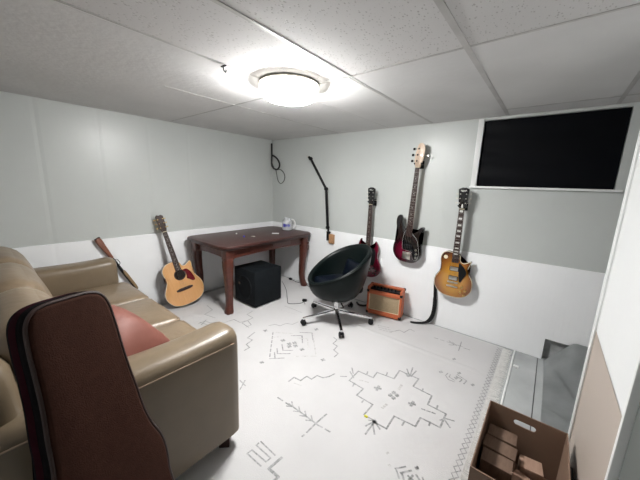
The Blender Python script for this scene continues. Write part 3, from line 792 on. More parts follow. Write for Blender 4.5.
b = MB(); b.tube(catmull([(lx + 0.05, ly + 0.03, 0.60), (lx + 0.055, ly + 0.02, 0.54), (lx + 0.055, ly + 0.035, 0.50), (lx + 0.055, ly + 0.05, 0.54), (lx + 0.05, ly + 0.04, 0.60)], 5), 0.004, 6, closed=True); b.box((lx + 0.05, ly + 0.035, 0.60), (0.025, 0.03, 0.02))
b.build('drop_handle', 'desk', desk)

# things on the desk
def on_desk(px, py): p = fl(px, py, dZ + 0.01); return (p.x, p.y, dZ + 0.01)
jug = thing('plastic_jug', 'clear plastic jug with a handle and blue print at the back of the desk', 'jug', (-2.79, 2.725, dZ + 0.01), math.radians(38))
b = MB(); b.lathe([(0.002, 0.0), (0.062, 0.0), (0.070, 0.006), (0.073, 0.03), (0.072, 0.11), (0.062, 0.135), (0.045, 0.150), (0.045, 0.168), (0.041, 0.168), (0.041, 0.150), (0.058, 0.133), (0.068, 0.11), (0.069, 0.03), (0.066, 0.010), (0.002, 0.006)], 36); b.build('jug_body', 'jug', jug)
b = MB(); b.tube(catmull([(0.055, 0, 0.145), (0.085, 0, 0.142), (0.103, 0, 0.115), (0.105, 0, 0.07), (0.092, 0, 0.035), (0.068, 0, 0.025)], 5, False), 0.009, 10); b.build('handle', 'white_plastic', jug)
b = MB(); rows = []
for z in (0.05, 0.092): rows.append([(0.0742 * math.cos(a), 0.0742 * math.sin(a), z) for a in [math.radians(-130 + 80 * i / 10) for i in range(11)]])
b.surf([rows[0][:5], rows[1][:5]])
for k in range(5, 10, 2): b.surf([[rows[0][k], rows[0][k + 1]], [rows[1][k], rows[1][k + 1]]])
b.surf([[(x, y, 0.066) for x, y, z in rows[0]], [(x, y, 0.074) for x, y, z in rows[0]]])
b.build('blue_label', 'blue', jug)
p = on_desk(275.5, 233.5)
b = MB(); b.box((0, 0, 0.002), (0.085, 0.055, 0.004), bev=0.001); o = b.build('card', 'white_plastic'); o.location = p; o.rotation_euler = (0, 0, 0.75); tag(o, 'small white card lying on the desk near the jug', 'card')
p = on_desk(244, 237)
b = MB(); b.lathe([(0.011, 0), (0.011, 0.014), (0.009, 0.016), (0.001, 0.016)], 20); o = b.build('bottle_cap', 'blue'); o.location = p; tag(o, 'tiny blue cap on the desk top', 'cap')
p = on_desk(236.5, 234)
b = MB(); b.lathe([(0.009, 0), (0.009, 0.010), (0.007, 0.012), (0.001, 0.012)], 20); o = b.build('bottle_cap', 'white_plastic'); o.location = p; tag(o, 'tiny white cap on the desk left of the blue one', 'cap')
p = on_desk(253, 236.5)
b = MB(); b.box((0, 0, 0.003), (0.05, 0.012, 0.006), bev=0.002); o = b.build('flash_drive', 'nickel'); o.location = p; o.rotation_euler = (0, 0, 0.9); tag(o, 'small thin grey metal stick lying on the desk beside the blue cap', 'small item')

# ================================================================== SUBWOOFER under the desk
sw = thing('subwoofer', 'black cube subwoofer on the rug under the desk', 'speaker', (-2.545, 2.02, RZ + 0.004), math.radians(0))
b = MB(); b.box((0, 0, 0.212), (0.37, 0.39, 0.400), bev=0.008); b.build('cabinet', 'cabinet', sw)
b = MB(); b.lathe([(0.002, 0), (0.05, 0), (0.10, 0.006), (0.125, -0.008), (0.135, -0.010), (0.14, -0.002), (0.14, 0.004)], 36, (0, -0.1935, 0.20), 'Y'); b.build('driver', 'cabinet', sw)
b = MB(); b.lathe([(0.012, 0), (0.015, 0.0), (0.015, -0.004), (0.012, -0.004)], 24, (-0.09, -0.196, 0.235), 'Y'); b.build('port_ring', 'nickel', sw)
for sx in (-1, 1):
    for sy in (-1, 1):
        b = MB(); b.lathe([(0.016, 0), (0.018, 0.006), (0.016, 0.014)], 16, (sx * 0.15, sy * 0.16, 0)); b.build('foot', 'black_rubber', sw)

# ================================================================== GUITARS
def strings(root, n, x_b, x_n, y_b, y_n, z_b, z_n, z_h, r=0.0006, xh=1.0, yh=None):
    for i in range(n):
        t = i / (n - 1) * 2 - 1
        b = MB(); b.tube([(t * x_b, y_b, z_b), (t * x_n, y_n, z_n), (t * x_n * xh, (yh if yh is not None else y_n + 0.004), z_h - abs(t) * 0.04)], r * 0.42 * (1.4 - 0.5 * t), 4); b.build('string', 'string', root)
def neck(root, z0, z1, w0, w1, yf, mat_back, mat_board, frets=21, inlay='block', thick=0.020, zscale=None, board_from=None):
    """fretboard front at y = yf; neck behind it. z1 = nut"""
    b = MB(); rows = []
    for i in range(9):
        z = z0 + (z1 - z0) * i / 8; w_ = (w0 + (w1 - w0) * i / 8) / 2
        rows.append([(w_ * math.cos(a), yf + 0.006 + thick * math.sin(a) ** 0.8 if math.sin(a) > 0 else yf + 0.006, z) for a in [PI * k / 10 for k in range(11)]])
    g = b.surf(rows, close_u=True); b._mark([b.bm.faces.new(g[0]), b.bm.faces.new(g[-1][::-1])])
    nk = b.build('neck', mat_back, root)
    zb = board_from if board_from is not None else z0
    W = lambda z: (w1 + (w0 - w1) * (z1 - z) / (z1 - z0)) / 2
    b = MB(); b.slab([(-W(zb), zb), (W(zb), zb), (W(z1), z1), (-W(z1), z1)], yf, yf + 0.007, 0.001)
    L_ = zscale; b.mi = 1
    fz = [z1 - L_ * (1 - 2 ** (-k / 12)) for k in range(0, frets + 1)]
    for z in fz[1:]:
        if z > zb: b.box((0, yf - 0.0004, z), (2 * W(z) - 0.002, 0.0014, 0.0011))
    b.mi = 2
    for k in (3, 5, 7, 9, 12, 15, 17, 19) if inlay != 'full' else (1, 3, 5, 7, 9, 12, 15, 17, 19):
        if k > frets: continue
        z = (fz[k] + fz[k - 1]) / 2; d = fz[k - 1] - fz[k]
        if z < zb: continue
        if inlay == 'dot': b.lathe([(0.003, 0), (0.003, -0.0006), (0.0005, -0.0006)], 12, (0, yf, z), 'Y')
        else: b.box((0, yf - 0.0002, z), (W(z) * 1.25, 0.001, d * 0.55))
    b.build('fretboard', [mat_board, 'nickel', 'pearl'], root)
    b = MB(); b.box((0, yf - 0.001, z1 + 0.003), (w1, 0.010, 0.005), bev=0.001); b.build('nut', 'cream', root)
def peg(root, x, z, side, y, mk='nickel', big=1.0, post=True):
    b = MB()
    if post: b.lathe([(0.0035 * big, 0.002), (0.0035 * big, -0.008), (0.0055 * big, -0.008), (0.0055 * big, -0.005), (0.0045 * big, -0.001)], 14, (x, y, z), 'Y')
    sx = side
    b.cyl((x + sx * 0.004, y + 0.018, z), (x + sx * 0.030 * big, y + 0.018, z), 0.0025)
    b.cushion((x + sx * 0.036 * big, y + 0.018, z), (0.014 * big, 0.009 * big, 0.016 * big), 0.004, n=5)
    b.box((x + sx * 0.002, y + 0.016, z), (0.012 * big, 0.006, 0.014 * big), bev=0.002)
    b.build('tuning_peg', mk, root)
def hanger(x, z, label, yf):
    h = thing('guitar_hanger', label, 'guitar hanger', (x, YB - 0.0005, z), group='wall hangers of the three hung guitars')
    b = MB(); b.cushion((0, -0.006, 0), (0.055, 0.012, 0.075), 0.005, n=6); b.build('wall_plate', 'black_plastic', h)
    b = MB(); b.cyl((0, -0.010, 0), (0, -0.038, 0), 0.007); b.tube(catmull([(-0.032, yf - YB - 0.016, 0.010), (-0.033, yf - YB + 0.010, 0.0), (-0.022, -0.034, 0), (0, -0.036, 0), (0.022, -0.034, 0), (0.033, yf - YB + 0.010, 0.0), (0.032, yf - YB - 0.016, 0.010)], 5, False), 0.0065, 10)
    b.build('yoke', 'black_rubber', h)

# --- Sunburst single-cut electric guitar
def smooth(pts, n=5): return [(p.x, p.y) for p in catmull([(x, z, 0) for x, z in pts], n)]
lp = thing('electric_guitar', 'sunburst single-cutaway electric guitar hanging on the wall below the window corner', 'electric guitar', (-0.618, 2.795, 0.372), group=None)
LPo = [(0, 0), (0.07, 0.006), (0.125, 0.035), (0.158, 0.085), (0.166, 0.14), (0.156, 0.19), (0.133, 0.232), (0.116, 0.262), (0.115, 0.292), (0.124, 0.325), (0.133, 0.352), (0.128, 0.362), (0.104, 0.350), (0.075, 0.338), (0.052, 0.345), (0.040, 0.370), (0.034, 0.405), (0.0, 0.428), (-0.034, 0.425), (-0.075, 0.430), (-0.110, 0.412), (-0.128, 0.375), (-0.128, 0.33), (-0.117, 0.285), (-0.118, 0.25), (-0.136, 0.21), (-0.158, 0.17), (-0.167, 0.125), (-0.156, 0.075), (-0.122, 0.032), (-0.07, 0.006)]
lps = smooth(LPo, 5)
mb_lp = burst('tobacco_burst', [(0.0, (0.52, 0.27, 0.035)), (0.45, (0.46, 0.21, 0.025)), (0.72, (0.26, 0.09, 0.014)), (0.95, (0.09, 0.025, 0.008)), (1.15, (0.05, 0.012, 0.006))], 0.0, 0.17, 0.185, 0.27)
b = MB(); b.slab(lps, -0.022, 0.028, 0.005); b.build('body', 'maho', lp)
b = MB(); b.slab(shrink(lps, 0.003), -0.0255, -0.018, 0.004); b.build('top', mb_lp, lp)
b = MB(); b.tube([(x, -0.0215, z) for x, z in shrink(lps, 0.001)], 0.0026, 6, closed=True); b.build('binding', 'cream', lp)
neck(lp, 0.385, 0.828, 0.056, 0.044, -0.034, 'redneck', 'rosewood', 22, 'full', zscale=0.628, board_from=0.335)
hd = [(-0.022, 0.828), (0.022, 0.828), (0.030, 0.865), (0.036, 0.90), (0.040, 0.965), (0.044, 1.005), (0.030, 1.012), (0.012, 1.020), (0, 1.014), (-0.012, 1.020), (-0.030, 1.012), (-0.044, 1.005), (-0.040, 0.965), (-0.036, 0.90), (-0.030, 0.865)]
b = MB(); b.slab(hd, -0.030, -0.014, 0.002); hs = b.build('headstock', 'gloss_black', lp)
b = MB(); b.tube(catmull([(-0.024, -0.0305, 0.985), (-0.018, -0.0305, 0.997), (-0.014, -0.0305, 0.982), (-0.008, -0.0305, 0.996), (-0.003, -0.0305, 0.983), (0.004, -0.0305, 0.996), (0.009, -0.0305, 0.984), (0.016, -0.0305, 0.997), (0.024, -0.0305, 0.986)], 4, False), 0.0022, 6); b.build('script_logo', 'pearl', hs)
b = MB(); b.slab([(-0.009, 0.842), (0.009, 0.842), (0.006, 0.868), (0, 0.876), (-0.006, 0.868)], -0.0315, -0.029, 0.0005); b.build('truss_cover', 'pearl', hs)
for k in range(3):
    for sd in (-1, 1): peg(lp, sd * 0.024, 0.882 + k * 0.040, sd, -0.030, 'nickel', 0.95)
for z in (0.275, 0.185):
    b = MB(); b.box((0, -0.029, z), (0.080, 0.008, 0.042), bev=0.003); b.mi = 1; b.box((0, -0.0335, z), (0.068, 0.003, 0.034), bev=0.001); b.build('pickup', ['black_plastic', 'nickel'], lp)
b = MB(); b.box((0, -0.033, 0.145), (0.088, 0.008, 0.013), bev=0.003); b.cyl((-0.04, -0.026, 0.145), (-0.04, -0.035, 0.145), 0.006); b.cyl((0.04, -0.026, 0.145), (0.04, -0.035, 0.145), 0.006); b.build('bridge', 'nickel', lp)
b = MB(); b.box((0, -0.034, 0.105), (0.098, 0.009, 0.013), bev=0.004); b.build('tailpiece', 'nickel', lp)
b = MB(); b.slab(smooth([(0.036, 0.335), (0.062, 0.325), (0.100, 0.275), (0.104, 0.240), (0.080, 0.19), (0.066, 0.158), (0.052, 0.165), (0.044, 0.20), (0.041, 0.26)], 3), -0.0345, -0.032, 0.0008); b.build('pickguard', 'black_plastic', lp)
for x, z in ((0.085, 0.115), (0.115, 0.085), (0.075, 0.065), (0.108, 0.040)):
    b = MB(); b.lathe([(0.0115, 0), (0.0105, -0.010), (0.007, -0.012), (0.001, -0.012)], 18, (x, -0.025, z), 'Y'); b.build('knob', 'gold', lp)
b = MB(); b.lathe([(0.018, 0), (0.018, -0.0015), (0.005, -0.002), (0.004, -0.012), (0.001, -0.013)], 20, (-0.085, -0.025, 0.375), 'Y'); b.build('pickup_switch', 'cream', lp)
strings(lp, 6, 0.026, 0.018, -0.039, -0.0365, 0.11, 0.829, 0.95)
lp.rotation_euler = (0, 0, 0)
# black strap hanging from it
b = MB(); R_ = []
cp = catmull([(-0.105, 2.832, 0.74), (-0.125, 2.830, 0.60), (-0.160, 2.826, 0.53), (-0.172, 2.838, 0.46), (-0.165, 2.846, 0.34), (-0.155, 2.842, 0.20), (-0.165, 2.832, 0.09), (-0.200, 2.80, 0.030), (-0.265, 2.755, 0.014), (-0.340, 2.715, 0.013)], 6, False)
for i, p in enumerate(cp):
    t = i / (len(cp) - 1); hwid = 0.018 if t < 0.5 else 0.022
    # width runs along the wall above and across the run once the strap lies on the rug
    wv = Vector((0.9, -0.25, 0)).normalized() if t < 0.75 else Vector((0.9, -0.25, 0)).normalized().lerp(Vector((0.45, -0.85, 0.05)), min(1, (t - 0.75) / 0.18)).normalized()
    P_ = Vector((p.x - 0.618, p.y, p.z)); R_.append([P_ - wv * hwid, P_, P_ + wv * hwid])
b.surf(R_); bmesh.ops.solidify(b.bm, geom=b.bm.faces[:], thickness=0.003)
o = b.build('guitar_strap', 'black_cloth', angle=70); tag(o, 'black strap hanging from the sunburst guitar down to the rug', 'guitar strap')
hanger(-0.618, 1.222, 'black wall hanger holding the sunburst guitar', 2.78)

# --- Bass
bs = thing('bass_guitar', 'dark red and black four-string bass guitar, highest of the wall-hung guitars', 'bass guitar', (-1.090, 2.795, 0.612))
BSo = [(0, 0), (0.06, 0.004), (0.115, 0.030), (0.148, 0.080), (0.153, 0.135), (0.138, 0.190), (0.120, 0.235), (0.118, 0.270), (0.132, 0.305), (0.148, 0.335), (0.146, 0.358), (0.125, 0.362), (0.098, 0.345), (0.070, 0.315), (0.045, 0.305), (0.034, 0.325), (0.0, 0.345), (-0.034, 0.345), (-0.050, 0.325), (-0.075, 0.345), (-0.092, 0.385), (-0.098, 0.430), (-0.118, 0.452), (-0.145, 0.440), (-0.158, 0.400), (-0.152, 0.350), (-0.135, 0.300), (-0.130, 0.255), (-0.145, 0.205), (-0.162, 0.150), (-0.160, 0.090), (-0.125, 0.035), (-0.065, 0.004)]
BSo = [(x * 0.96, z * 1.07) for x, z in BSo]; bso = smooth(BSo, 5)
mb_bs = burst('ruby_burst', [(0.0, (0.16, 0.006, 0.028)), (0.35, (0.09, 0.004, 0.016)), (0.65, (0.012, 0.002, 0.004)), (1.0, (0.006, 0.004, 0.005)), (1.3, (0.006, 0.004, 0.005))], -0.04, 0.12, 0.17, 0.20)
b = MB(); b.slab(bso, -0.022, 0.022, 0.009); b.build('body', mb_bs, bs)
neck(bs, 0.34, 0.955, 0.062, 0.042, -0.032, 'maple', 'rosewood', 21, 'dot', zscale=0.80, board_from=0.275)
hb = smooth([(x, (z - 1.02) * 1.12 + 0.955) for x, z in [(-0.020, 1.020), (0.020, 1.020), (0.026, 1.045), (0.040, 1.075), (0.048, 1.12), (0.050, 1.17), (0.040, 1.205), (0.015, 1.222), (-0.012, 1.215), (-0.022, 1.19), (-0.034, 1.14), (-0.038, 1.09), (-0.036, 1.06), (-0.026, 1.04)]], 4)
b = MB(); b.slab(hb, -0.026, -0.010, 0.002); b.build('headstock', 'maple', bs)
for x, z, sd in ((-0.014, 1.017, -1), (-0.012, 1.073, -1), (-0.006, 1.129, -1), (0.030, 1.067, 1)): peg(bs, x, z, sd, -0.026, 'black_metal' if sd < 0 else 'nickel', 1.5)
b = MB(); b.slab(smooth([(-0.040, 0.325), (0.0, 0.335), (0.040, 0.30), (0.085, 0.255), (0.108, 0.19), (0.122, 0.12), (0.112, 0.055), (0.085, 0.038), (0.060, 0.075), (0.047, 0.12), (0.0, 0.13), (-0.048, 0.14), (-0.058, 0.20), (-0.056, 0.27)], 4), -0.0255, -0.0215, 0.001); pg = b.build('pickguard', 'gloss_black', bs)
b = MB(); b.tube([(x, -0.0243, z) for x, z in smooth([(-0.040, 0.325), (0.0, 0.335), (0.040, 0.30), (0.085, 0.255), (0.108, 0.19), (0.122, 0.12), (0.112, 0.055), (0.085, 0.038), (0.060, 0.075), (0.047, 0.12), (0.0, 0.13), (-0.048, 0.14), (-0.058, 0.20), (-0.056, 0.27)], 4)], 0.0012, 5, closed=True); b.build('pickguard_edge', 'white_plastic', pg)
b = MB(); b.box((0, -0.031, 0.165), (0.090, 0.012, 0.052), bev=0.004)
for i in range(4):
    for dz in (-0.013, 0.013): b.cyl((-0.027 + i * 0.018, -0.036, 0.165 + dz), (-0.027 + i * 0.018, -0.0385, 0.165 + dz), 0.005, seg=10)
b.build('pickup', 'black_plastic', bs)
b = MB(); b.box((0, -0.0275, 0.075), (0.085, 0.008, 0.075), bev=0.002)
for i in range(4): b.box((-0.027 + i * 0.018, -0.034, 0.085), (0.014, 0.010, 0.028), bev=0.002)
b.build('bridge', 'nickel', bs)
for x, z in ((0.090, 0.150), (0.100, 0.110), (0.098, 0.072)):
    b = MB(); b.lathe([(0.009, 0), (0.009, -0.012), (0.007, -0.014), (0.001, -0.014)], 16, (x, -0.025, z), 'Y'); b.build('knob', 'nickel', bs)
strings(bs, 4, 0.028, 0.015, -0.040, -0.035, 0.06, 0.956, 1.12, 0.001, yh=-0.030)
bs.rotation_euler = (0, math.radians(2.0), 0)
hanger(-1.056, 1.598, 'black wall hanger holding the bass guitar', 2.78)

# --- Cherry double-horn guitar
sg = thing('electric_guitar', 'cherry red double-horned electric guitar on the wall behind the office chair', 'electric guitar', (-1.545, 2.805, 0.345))
SGo = [(0, 0), (0.07, 0.008), (0.130, 0.040), (0.165, 0.095), (0.163, 0.150), (0.140, 0.200), (0.122, 0.235), (0.118, 0.275), (0.126, 0.325), (0.120, 0.375), (0.098, 0.415), (0.083, 0.425), (0.085, 0.395), (0.078, 0.365), (0.056, 0.350), (0.036, 0.356), (0.0, 0.362), (-0.036, 0.356), (-0.058, 0.352), (-0.083, 0.372), (-0.092, 0.405), (-0.098, 0.438), (-0.112, 0.425), (-0.130, 0.380), (-0.133, 0.325), (-0.124, 0.275), (-0.126, 0.235), (-0.145, 0.200), (-0.166, 0.150), (-0.166, 0.095), (-0.132, 0.040), (-0.07, 0.008)]
sgo = smooth(SGo, 5)
b = MB(); b.slab(sgo, -0.018, 0.018, 0.009); b.build('body', 'sg', sg)
neck(sg, 0.345, 0.832, 0.055, 0.043, -0.030, 'redneck', 'rosewood', 22, 'dot', zscale=0.628, board_from=0.320)
b = MB(); b.slab(hd, -0.026, -0.010, 0.002); hs = b.build('headstock', 'gloss_black', sg)
b = MB(); b.tube(catmull([(-0.022, -0.0265, 0.986), (-0.012, -0.0265, 0.997), (-0.006, -0.0265, 0.984), (0.002, -0.0265, 0.996), (0.010, -0.0265, 0.985), (0.022, -0.0265, 0.994)], 4, False), 0.0018, 6); b.build('script_logo', 'pearl', hs)
for k in range(3):
    for sd in (-1, 1): peg(sg, sd * 0.024, 0.882 + k * 0.040, sd, -0.026, 'nickel', 0.95)
b = MB(); b.slab(smooth([(-0.052, 0.352), (0.0, 0.358), (0.055, 0.345), (0.085, 0.34), (0.100, 0.29), (0.098, 0.22), (0.085, 0.165), (0.052, 0.15), (0.0, 0.20), (-0.045, 0.20), (-0.06, 0.25), (-0.056, 0.31)], 3), -0.021, -0.0175, 0.0008); b.build('pickguard', 'black_plastic', sg)
for z in (0.275, 0.175):
    b = MB(); b.box((0, -0.026, z), (0.070, 0.010, 0.038), bev=0.002); b.build('pickup', 'nickel', sg)
b = MB(); b.box((0, -0.025, 0.125), (0.088, 0.014, 0.013), bev=0.003); b.build('bridge', 'nickel', sg)
b = MB(); b.box((0, -0.025, 0.085), (0.095, 0.014, 0.013), bev=0.003); b.build('tailpiece', 'nickel', sg)
for x, z in ((0.085, 0.120), (0.115, 0.095), (0.085, 0.060), (0.115, 0.035 + 0.02)):
    b = MB(); b.lathe([(0.010, 0), (0.009, -0.010), (0.007, -0.012), (0.001, -0.012)], 16, (x, -0.0175, z), 'Y'); b.build('knob', 'black_plastic', sg)
strings(sg, 6, 0.026, 0.018, -0.034, -0.0325, 0.09, 0.833, 0.95)
hanger(-1.545, 1.199, 'black wall hanger holding the cherry red guitar', 2.79)

# --- Acoustic guitar leaning on the left wall
ac = thing('acoustic_guitar', 'natural spruce acoustic guitar with red pickguard leaning on the left wall by the desk', 'acoustic guitar')
ACo = [(0, 0), (0.08, 0.006), (0.150, 0.038), (0.190, 0.095), (0.200, 0.155), (0.186, 0.215), (0.158, 0.270), (0.138, 0.310), (0.136, 0.350), (0.146, 0.395), (0.150, 0.432), (0.140, 0.448), (0.112, 0.432), (0.075, 0.415), (0.048, 0.428), (0.036, 0.460), (0.0, 0.490), (-0.05, 0.492), (-0.105, 0.478), (-0.143, 0.440), (-0.152, 0.390), (-0.142, 0.335), (-0.142, 0.300), (-0.160, 0.262), (-0.187, 0.210), (-0.201, 0.155), (-0.191, 0.095), (-0.150, 0.038), (-0.08, 0.006)]
aco = smooth(ACo, 5)
b = MB(); b.slab(aco, 0.0, 0.098, 0.003); b.build('body', 'maho', ac)
b = MB(); b.slab(shrink(aco, 0.0015), -0.0035, 0.002, 0.0008); tp = b.build('top', 'spruce', ac)
b = MB(); b.tube([(x, -0.0015, z) for x, z in aco], 0.0026, 6, closed=True); b.build('binding', 'cream', ac)
b = MB(); b.lathe([(0.001, -0.0042), (0.050, -0.0042), (0.050, -0.0030)], 40, (0, 0, 0.335), 'Y'); b.build('soundhole', 'hole', ac)
b = MB(); b.lathe([(0.052, -0.0036), (0.052, -0.0044), (0.060, -0.0044), (0.060, -0.0036)], 40, (0, 0, 0.335), 'Y'); b.build('rosette', 'rosewood', ac)
b = MB(); b.slab(smooth([(0.040, 0.375), (0.085, 0.375), (0.118, 0.320), (0.135, 0.240), (0.110, 0.225), (0.075, 0.255), (0.055, 0.275), (0.062, 0.305), (0.060, 0.345)], 4), -0.0050, -0.0034, 0.0004); b.build('pickguard', 'tortoise', ac)
b = MB(); b.slab([(-0.085, 0.165), (-0.05, 0.158), (0.05, 0.158), (0.085, 0.165), (0.085, 0.182), (0.05, 0.190), (-0.05, 0.190), (-0.085, 0.182)], -0.012, -0.0034, 0.002); b.box((0, -0.0135, 0.180), (0.075, 0.004, 0.003)); b.build('bridge', 'rosewood', ac)
neck(ac, 0.470, 0.820, 0.056, 0.044, -0.012, 'maho', 'rosewood', 20, 'dot', zscale=0.645, board_from=0.385)
b = MB(); b.slab([(-0.022, 0.822), (0.022, 0.822), (0.032, 0.855), (0.037, 0.90), (0.038, 0.99), (0.020, 1.005), (0, 1.000), (-0.022, 1.008), (-0.036, 0.99), (-0.037, 0.90), (-0.032, 0.855)], -0.008, 0.008, 0.002); b.build('headstock', 'rosewood', ac)
for k in range(3):
    for sd in (-1, 1): peg(ac, sd * 0.024, 0.870 + k * 0.045, sd, -0.008, 'gold', 0.8)
strings(ac, 6, 0.028, 0.018, -0.016, -0.015, 0.178, 0.821, 0.94)
orient(ac, (-2.945, 1.392, 0.044), (-3.180, 1.222, 1.025), (0.96, -0.10, 0))

# ================================================================== OFFICE CHAIR
chz = RZ + 0.004
ch = thing('office_chair', 'dark green leather tub office chair on a chrome five-star base', 'office chair', (-1.560, 2.235, chz), math.radians(240))
# local +X = front of the seat; back towards -X
def rim(a):   # a = 0 at front
    c = (1 - math.cos(a)) / 2
    return 0.180 + 0.330 * (c ** 0.9)
b = MB(); NA = 48; rows = []
Z0 = 0.255
def ring_at(t, off, zadd=0):   # t 0 bottom .. 1 rim
    ring = []
    for k in range(NA):
        a = 2 * PI * k / NA
        h = rim(a); r = 0.105 + 0.175 * math.sin(min(1, t) * PI / 2) ** 0.5
        r = r * (1 + 0.045 * t) - off
        sq = 1 + 0.05 * math.cos(2 * a)
        ring.append((r * math.cos(a) * sq * 0.98 - 0.03 * t * (1 - math.cos(a)) / 2, r * math.sin(a) * 1.04, Z0 + h * (t ** 1.5) + zadd))
    return ring
for t in (0, 0.08, 0.18, 0.3, 0.45, 0.6, 0.75, 0.88, 0.97): rows.append(ring_at(t, 0))
rows.append(ring_at(1.0, 0.006, 0.006)); rows.append(ring_at(1.0, 0.020, 0.011)); rows.append(ring_at(1.0, 0.034, 0.004))
for t in (0.95, 0.86, 0.74, 0.62, 0.52): rows.append(ring_at(t, 0.042))
g = b.surf(rows, close_u=True); b._mark([b.bm.faces.new(g[0][::-1]), b.bm.faces.new(g[-1])])
b.build('tub_shell', 'chair', ch, angle=60)
b = MB(); b.tube([tuple(v) for v in ring_at(0.985, 0.0, 0.0)], 0.004, 6, closed=True); b.build('rim_seam', 'chair', ch)
b = MB(); b.cushion((0.0, 0, Z0 + 0.125), (0.40, 0.41, 0.10), 0.045, (0, 0, 0.012), n=12); b.build('seat_cushion', 'chair_in', ch)
b = MB(); b.cushion((-0.175, 0, Z0 + 0.25), (0.07, 0.32, 0.20), 0.03, (0.02, 0, 0), n=10, rot=ROT(math.radians(-16), 'Y')); b.build('back_pad', 'chair_in', ch)
b = MB(); b.box((0, 0, Z0 - 0.012), (0.18, 0.16, 0.03), bev=0.008); b.cyl((0.0, 0.06, Z0 - 0.015), (0.02, 0.20, Z0 - 0.03), 0.006); b.build('seat_mechanism', 'black_metal', ch)
b = MB(); b.cyl((0, 0, 0.10), (0, 0, Z0 - 0.02), 0.014); b.cyl((0, 0, 0.085), (0, 0, 0.22), 0.025); b.build('gas_lift', 'chrome', ch)
b = MB(); b.lathe([(0.001, 0.125), (0.030, 0.125), (0.040, 0.115), (0.042, 0.075), (0.030, 0.068), (0.001, 0.068)], 24); b.build('hub', 'chrome', ch)
for k in range(5):
    a = math.radians(-118 + 72 * k - 240); d = Vector((math.cos(a), math.sin(a), 0)); n_ = Vector((-d.y, d.x, 0))
    b = MB(); rws = []
    for t in (0.0, 0.25, 0.5, 0.75, 0.95, 1.0):
        r = 0.02 + 0.345 * t; z = 0.105 - 0.035 * t; w_ = 0.020 - 0.008 * t; hh = 0.016 - 0.007 * t; c = d * r + Vector((0, 0, z))
        rws.append([c + n_ * w_ * sx_ + Vector((0, 0, hh * sz_)) for sx_, sz_ in ((-1, -1), (1, -1), (1, 0.5), (0.6, 1), (-0.6, 1), (-1, 0.5))])
    g = b.surf(rws, close_u=True); b._mark([b.bm.faces.new(g[0]), b.bm.faces.new(g[-1][::-1])])
    leg = b.build('base_arm', 'chrome', ch)
    c = d * 0.356; sd = n_
    b = MB()
    ca = c + d * 0.0
    for off in (-0.015, 0.015):
        rr = [(0.001, -0.008), (0.022, -0.008), (0.026, -0.004), (0.026, 0.004), (0.022, 0.008), (0.001, 0.008)]
        ringz = []
        for r, h_ in rr:
            ringz.append([ca + sd * (off + h_) + d * r * math.cos(2 * PI * j / 20) + Vector((0, 0, 0.027 + r * math.sin(2 * PI * j / 20))) for j in range(20)])
        g = b.surf(ringz, close_u=True); b._mark([b.bm.faces.new(g[0]), b.bm.faces.new(g[-1][::-1])])
    b.cyl(ca + Vector((0, 0, 0.03)), ca + Vector((0, 0, 0.075)), 0.006)
    b.cushion(ca + Vector((0, 0, 0.045)), (0.040, 0.040, 0.026), 0.010, n=5)
    b.build('caster', 'black_plastic', leg)

# ================================================================== AMPLIFIER
amp = thing('guitar_amplifier', 'small orange combo amplifier with tan grille on the rug against the back wall', 'amplifier', (-1.240, 2.692, RZ + 0.004), math.radians(11))
W2, D2, H2 = 0.185, 0.075, 0.315
b = MB(); side = [(-D2, 0.012), (D2, 0.012), (D2, H2), (0.0, H2), (-0.012, H2 - 0.020), (-D2 + 0.006, H2 - 0.030), (-D2, H2 - 0.045)]
b.box((0, 0, 0.010 + 0.012), (2 * W2, 2 * D2, 0.024), bev=0.006)
b.box((-W2 + 0.012, 0, 0.012 + (H2 - 0.012) / 2), (0.024, 2 * D2, H2 - 0.012), bev=0.007, seg=3); b.box((W2 - 0.012, 0, 0.012 + (H2 - 0.012) / 2), (0.024, 2 * D2, H2 - 0.012), bev=0.007, seg=3)
b.box((0, D2 - 0.012, 0.16), (2 * W2 - 0.02, 0.024, H2 - 0.03)); b.box((0, D2 - 0.025, H2 - 0.012), (2 * W2 - 0.02, 0.05, 0.024), bev=0.006)
b.box((0, -D2 + 0.016, H2 - 0.062), (2 * W2 - 0.02, 0.030, 0.040), bev=0.006); b.box((0, -D2 + 0.016, 0.040), (2 * W2 - 0.02, 0.030, 0.036), bev=0.005)
b.build('cabinet', 'orange', amp)
b = MB(); b.box((0, -D2 + 0.022, 0.155), (2 * W2 - 0.046, 0.014, 0.200), bev=0.002); gr = b.build('grille', 'grille', amp)
b = MB()
for sx in (-1, 1): b.box((sx * (W2 - 0.026), -D2 + 0.012, 0.155), (0.005, 0.006, 0.196))
for z in (0.059, 0.252): b.box((0, -D2 + 0.012, z), (2 * W2 - 0.05, 0.006, 0.005))
b.build('grille_piping', 'cream', gr)
b = MB(); b.box((0, -0.010, H2 - 0.034), (2 * W2 - 0.05, 0.075, 0.016), bev=0.002); cpn = b.build('control_panel', 'black_metal', amp)
for i in range(7):
    b = MB(); b.lathe([(0.010, 0), (0.010, 0.010), (0.007, 0.022), (0.001, 0.022)], 16, (-0.125 + i * 0.038, -0.020, H2 - 0.026)); b.build('knob', 'black_plastic', cpn)
for sx in (-1, 1):
    for z, zz in ((H2 - 0.014, 'top'), (0.024, 'low')):
        b = MB(); b.cushion((sx * (W2 - 0.010), -D2 + (0.012), z if zz == 'low' else H2 - 0.050), (0.030, 0.034, 0.030), 0.009, n=6); b.build('corner_guard', 'black_plastic', amp)
        b = MB(); b.cushion((sx * (W2 - 0.010), D2 - 0.012, z), (0.030, 0.034, 0.030), 0.009, n=6); b.build('corner_guard', 'black_plastic', amp)
    b = MB(); b.box((sx * (W2 - 0.04), 0, 0.006), (0.03, 0.10, 0.012), bev=0.004); b.build('foot', 'black_rubber', amp)

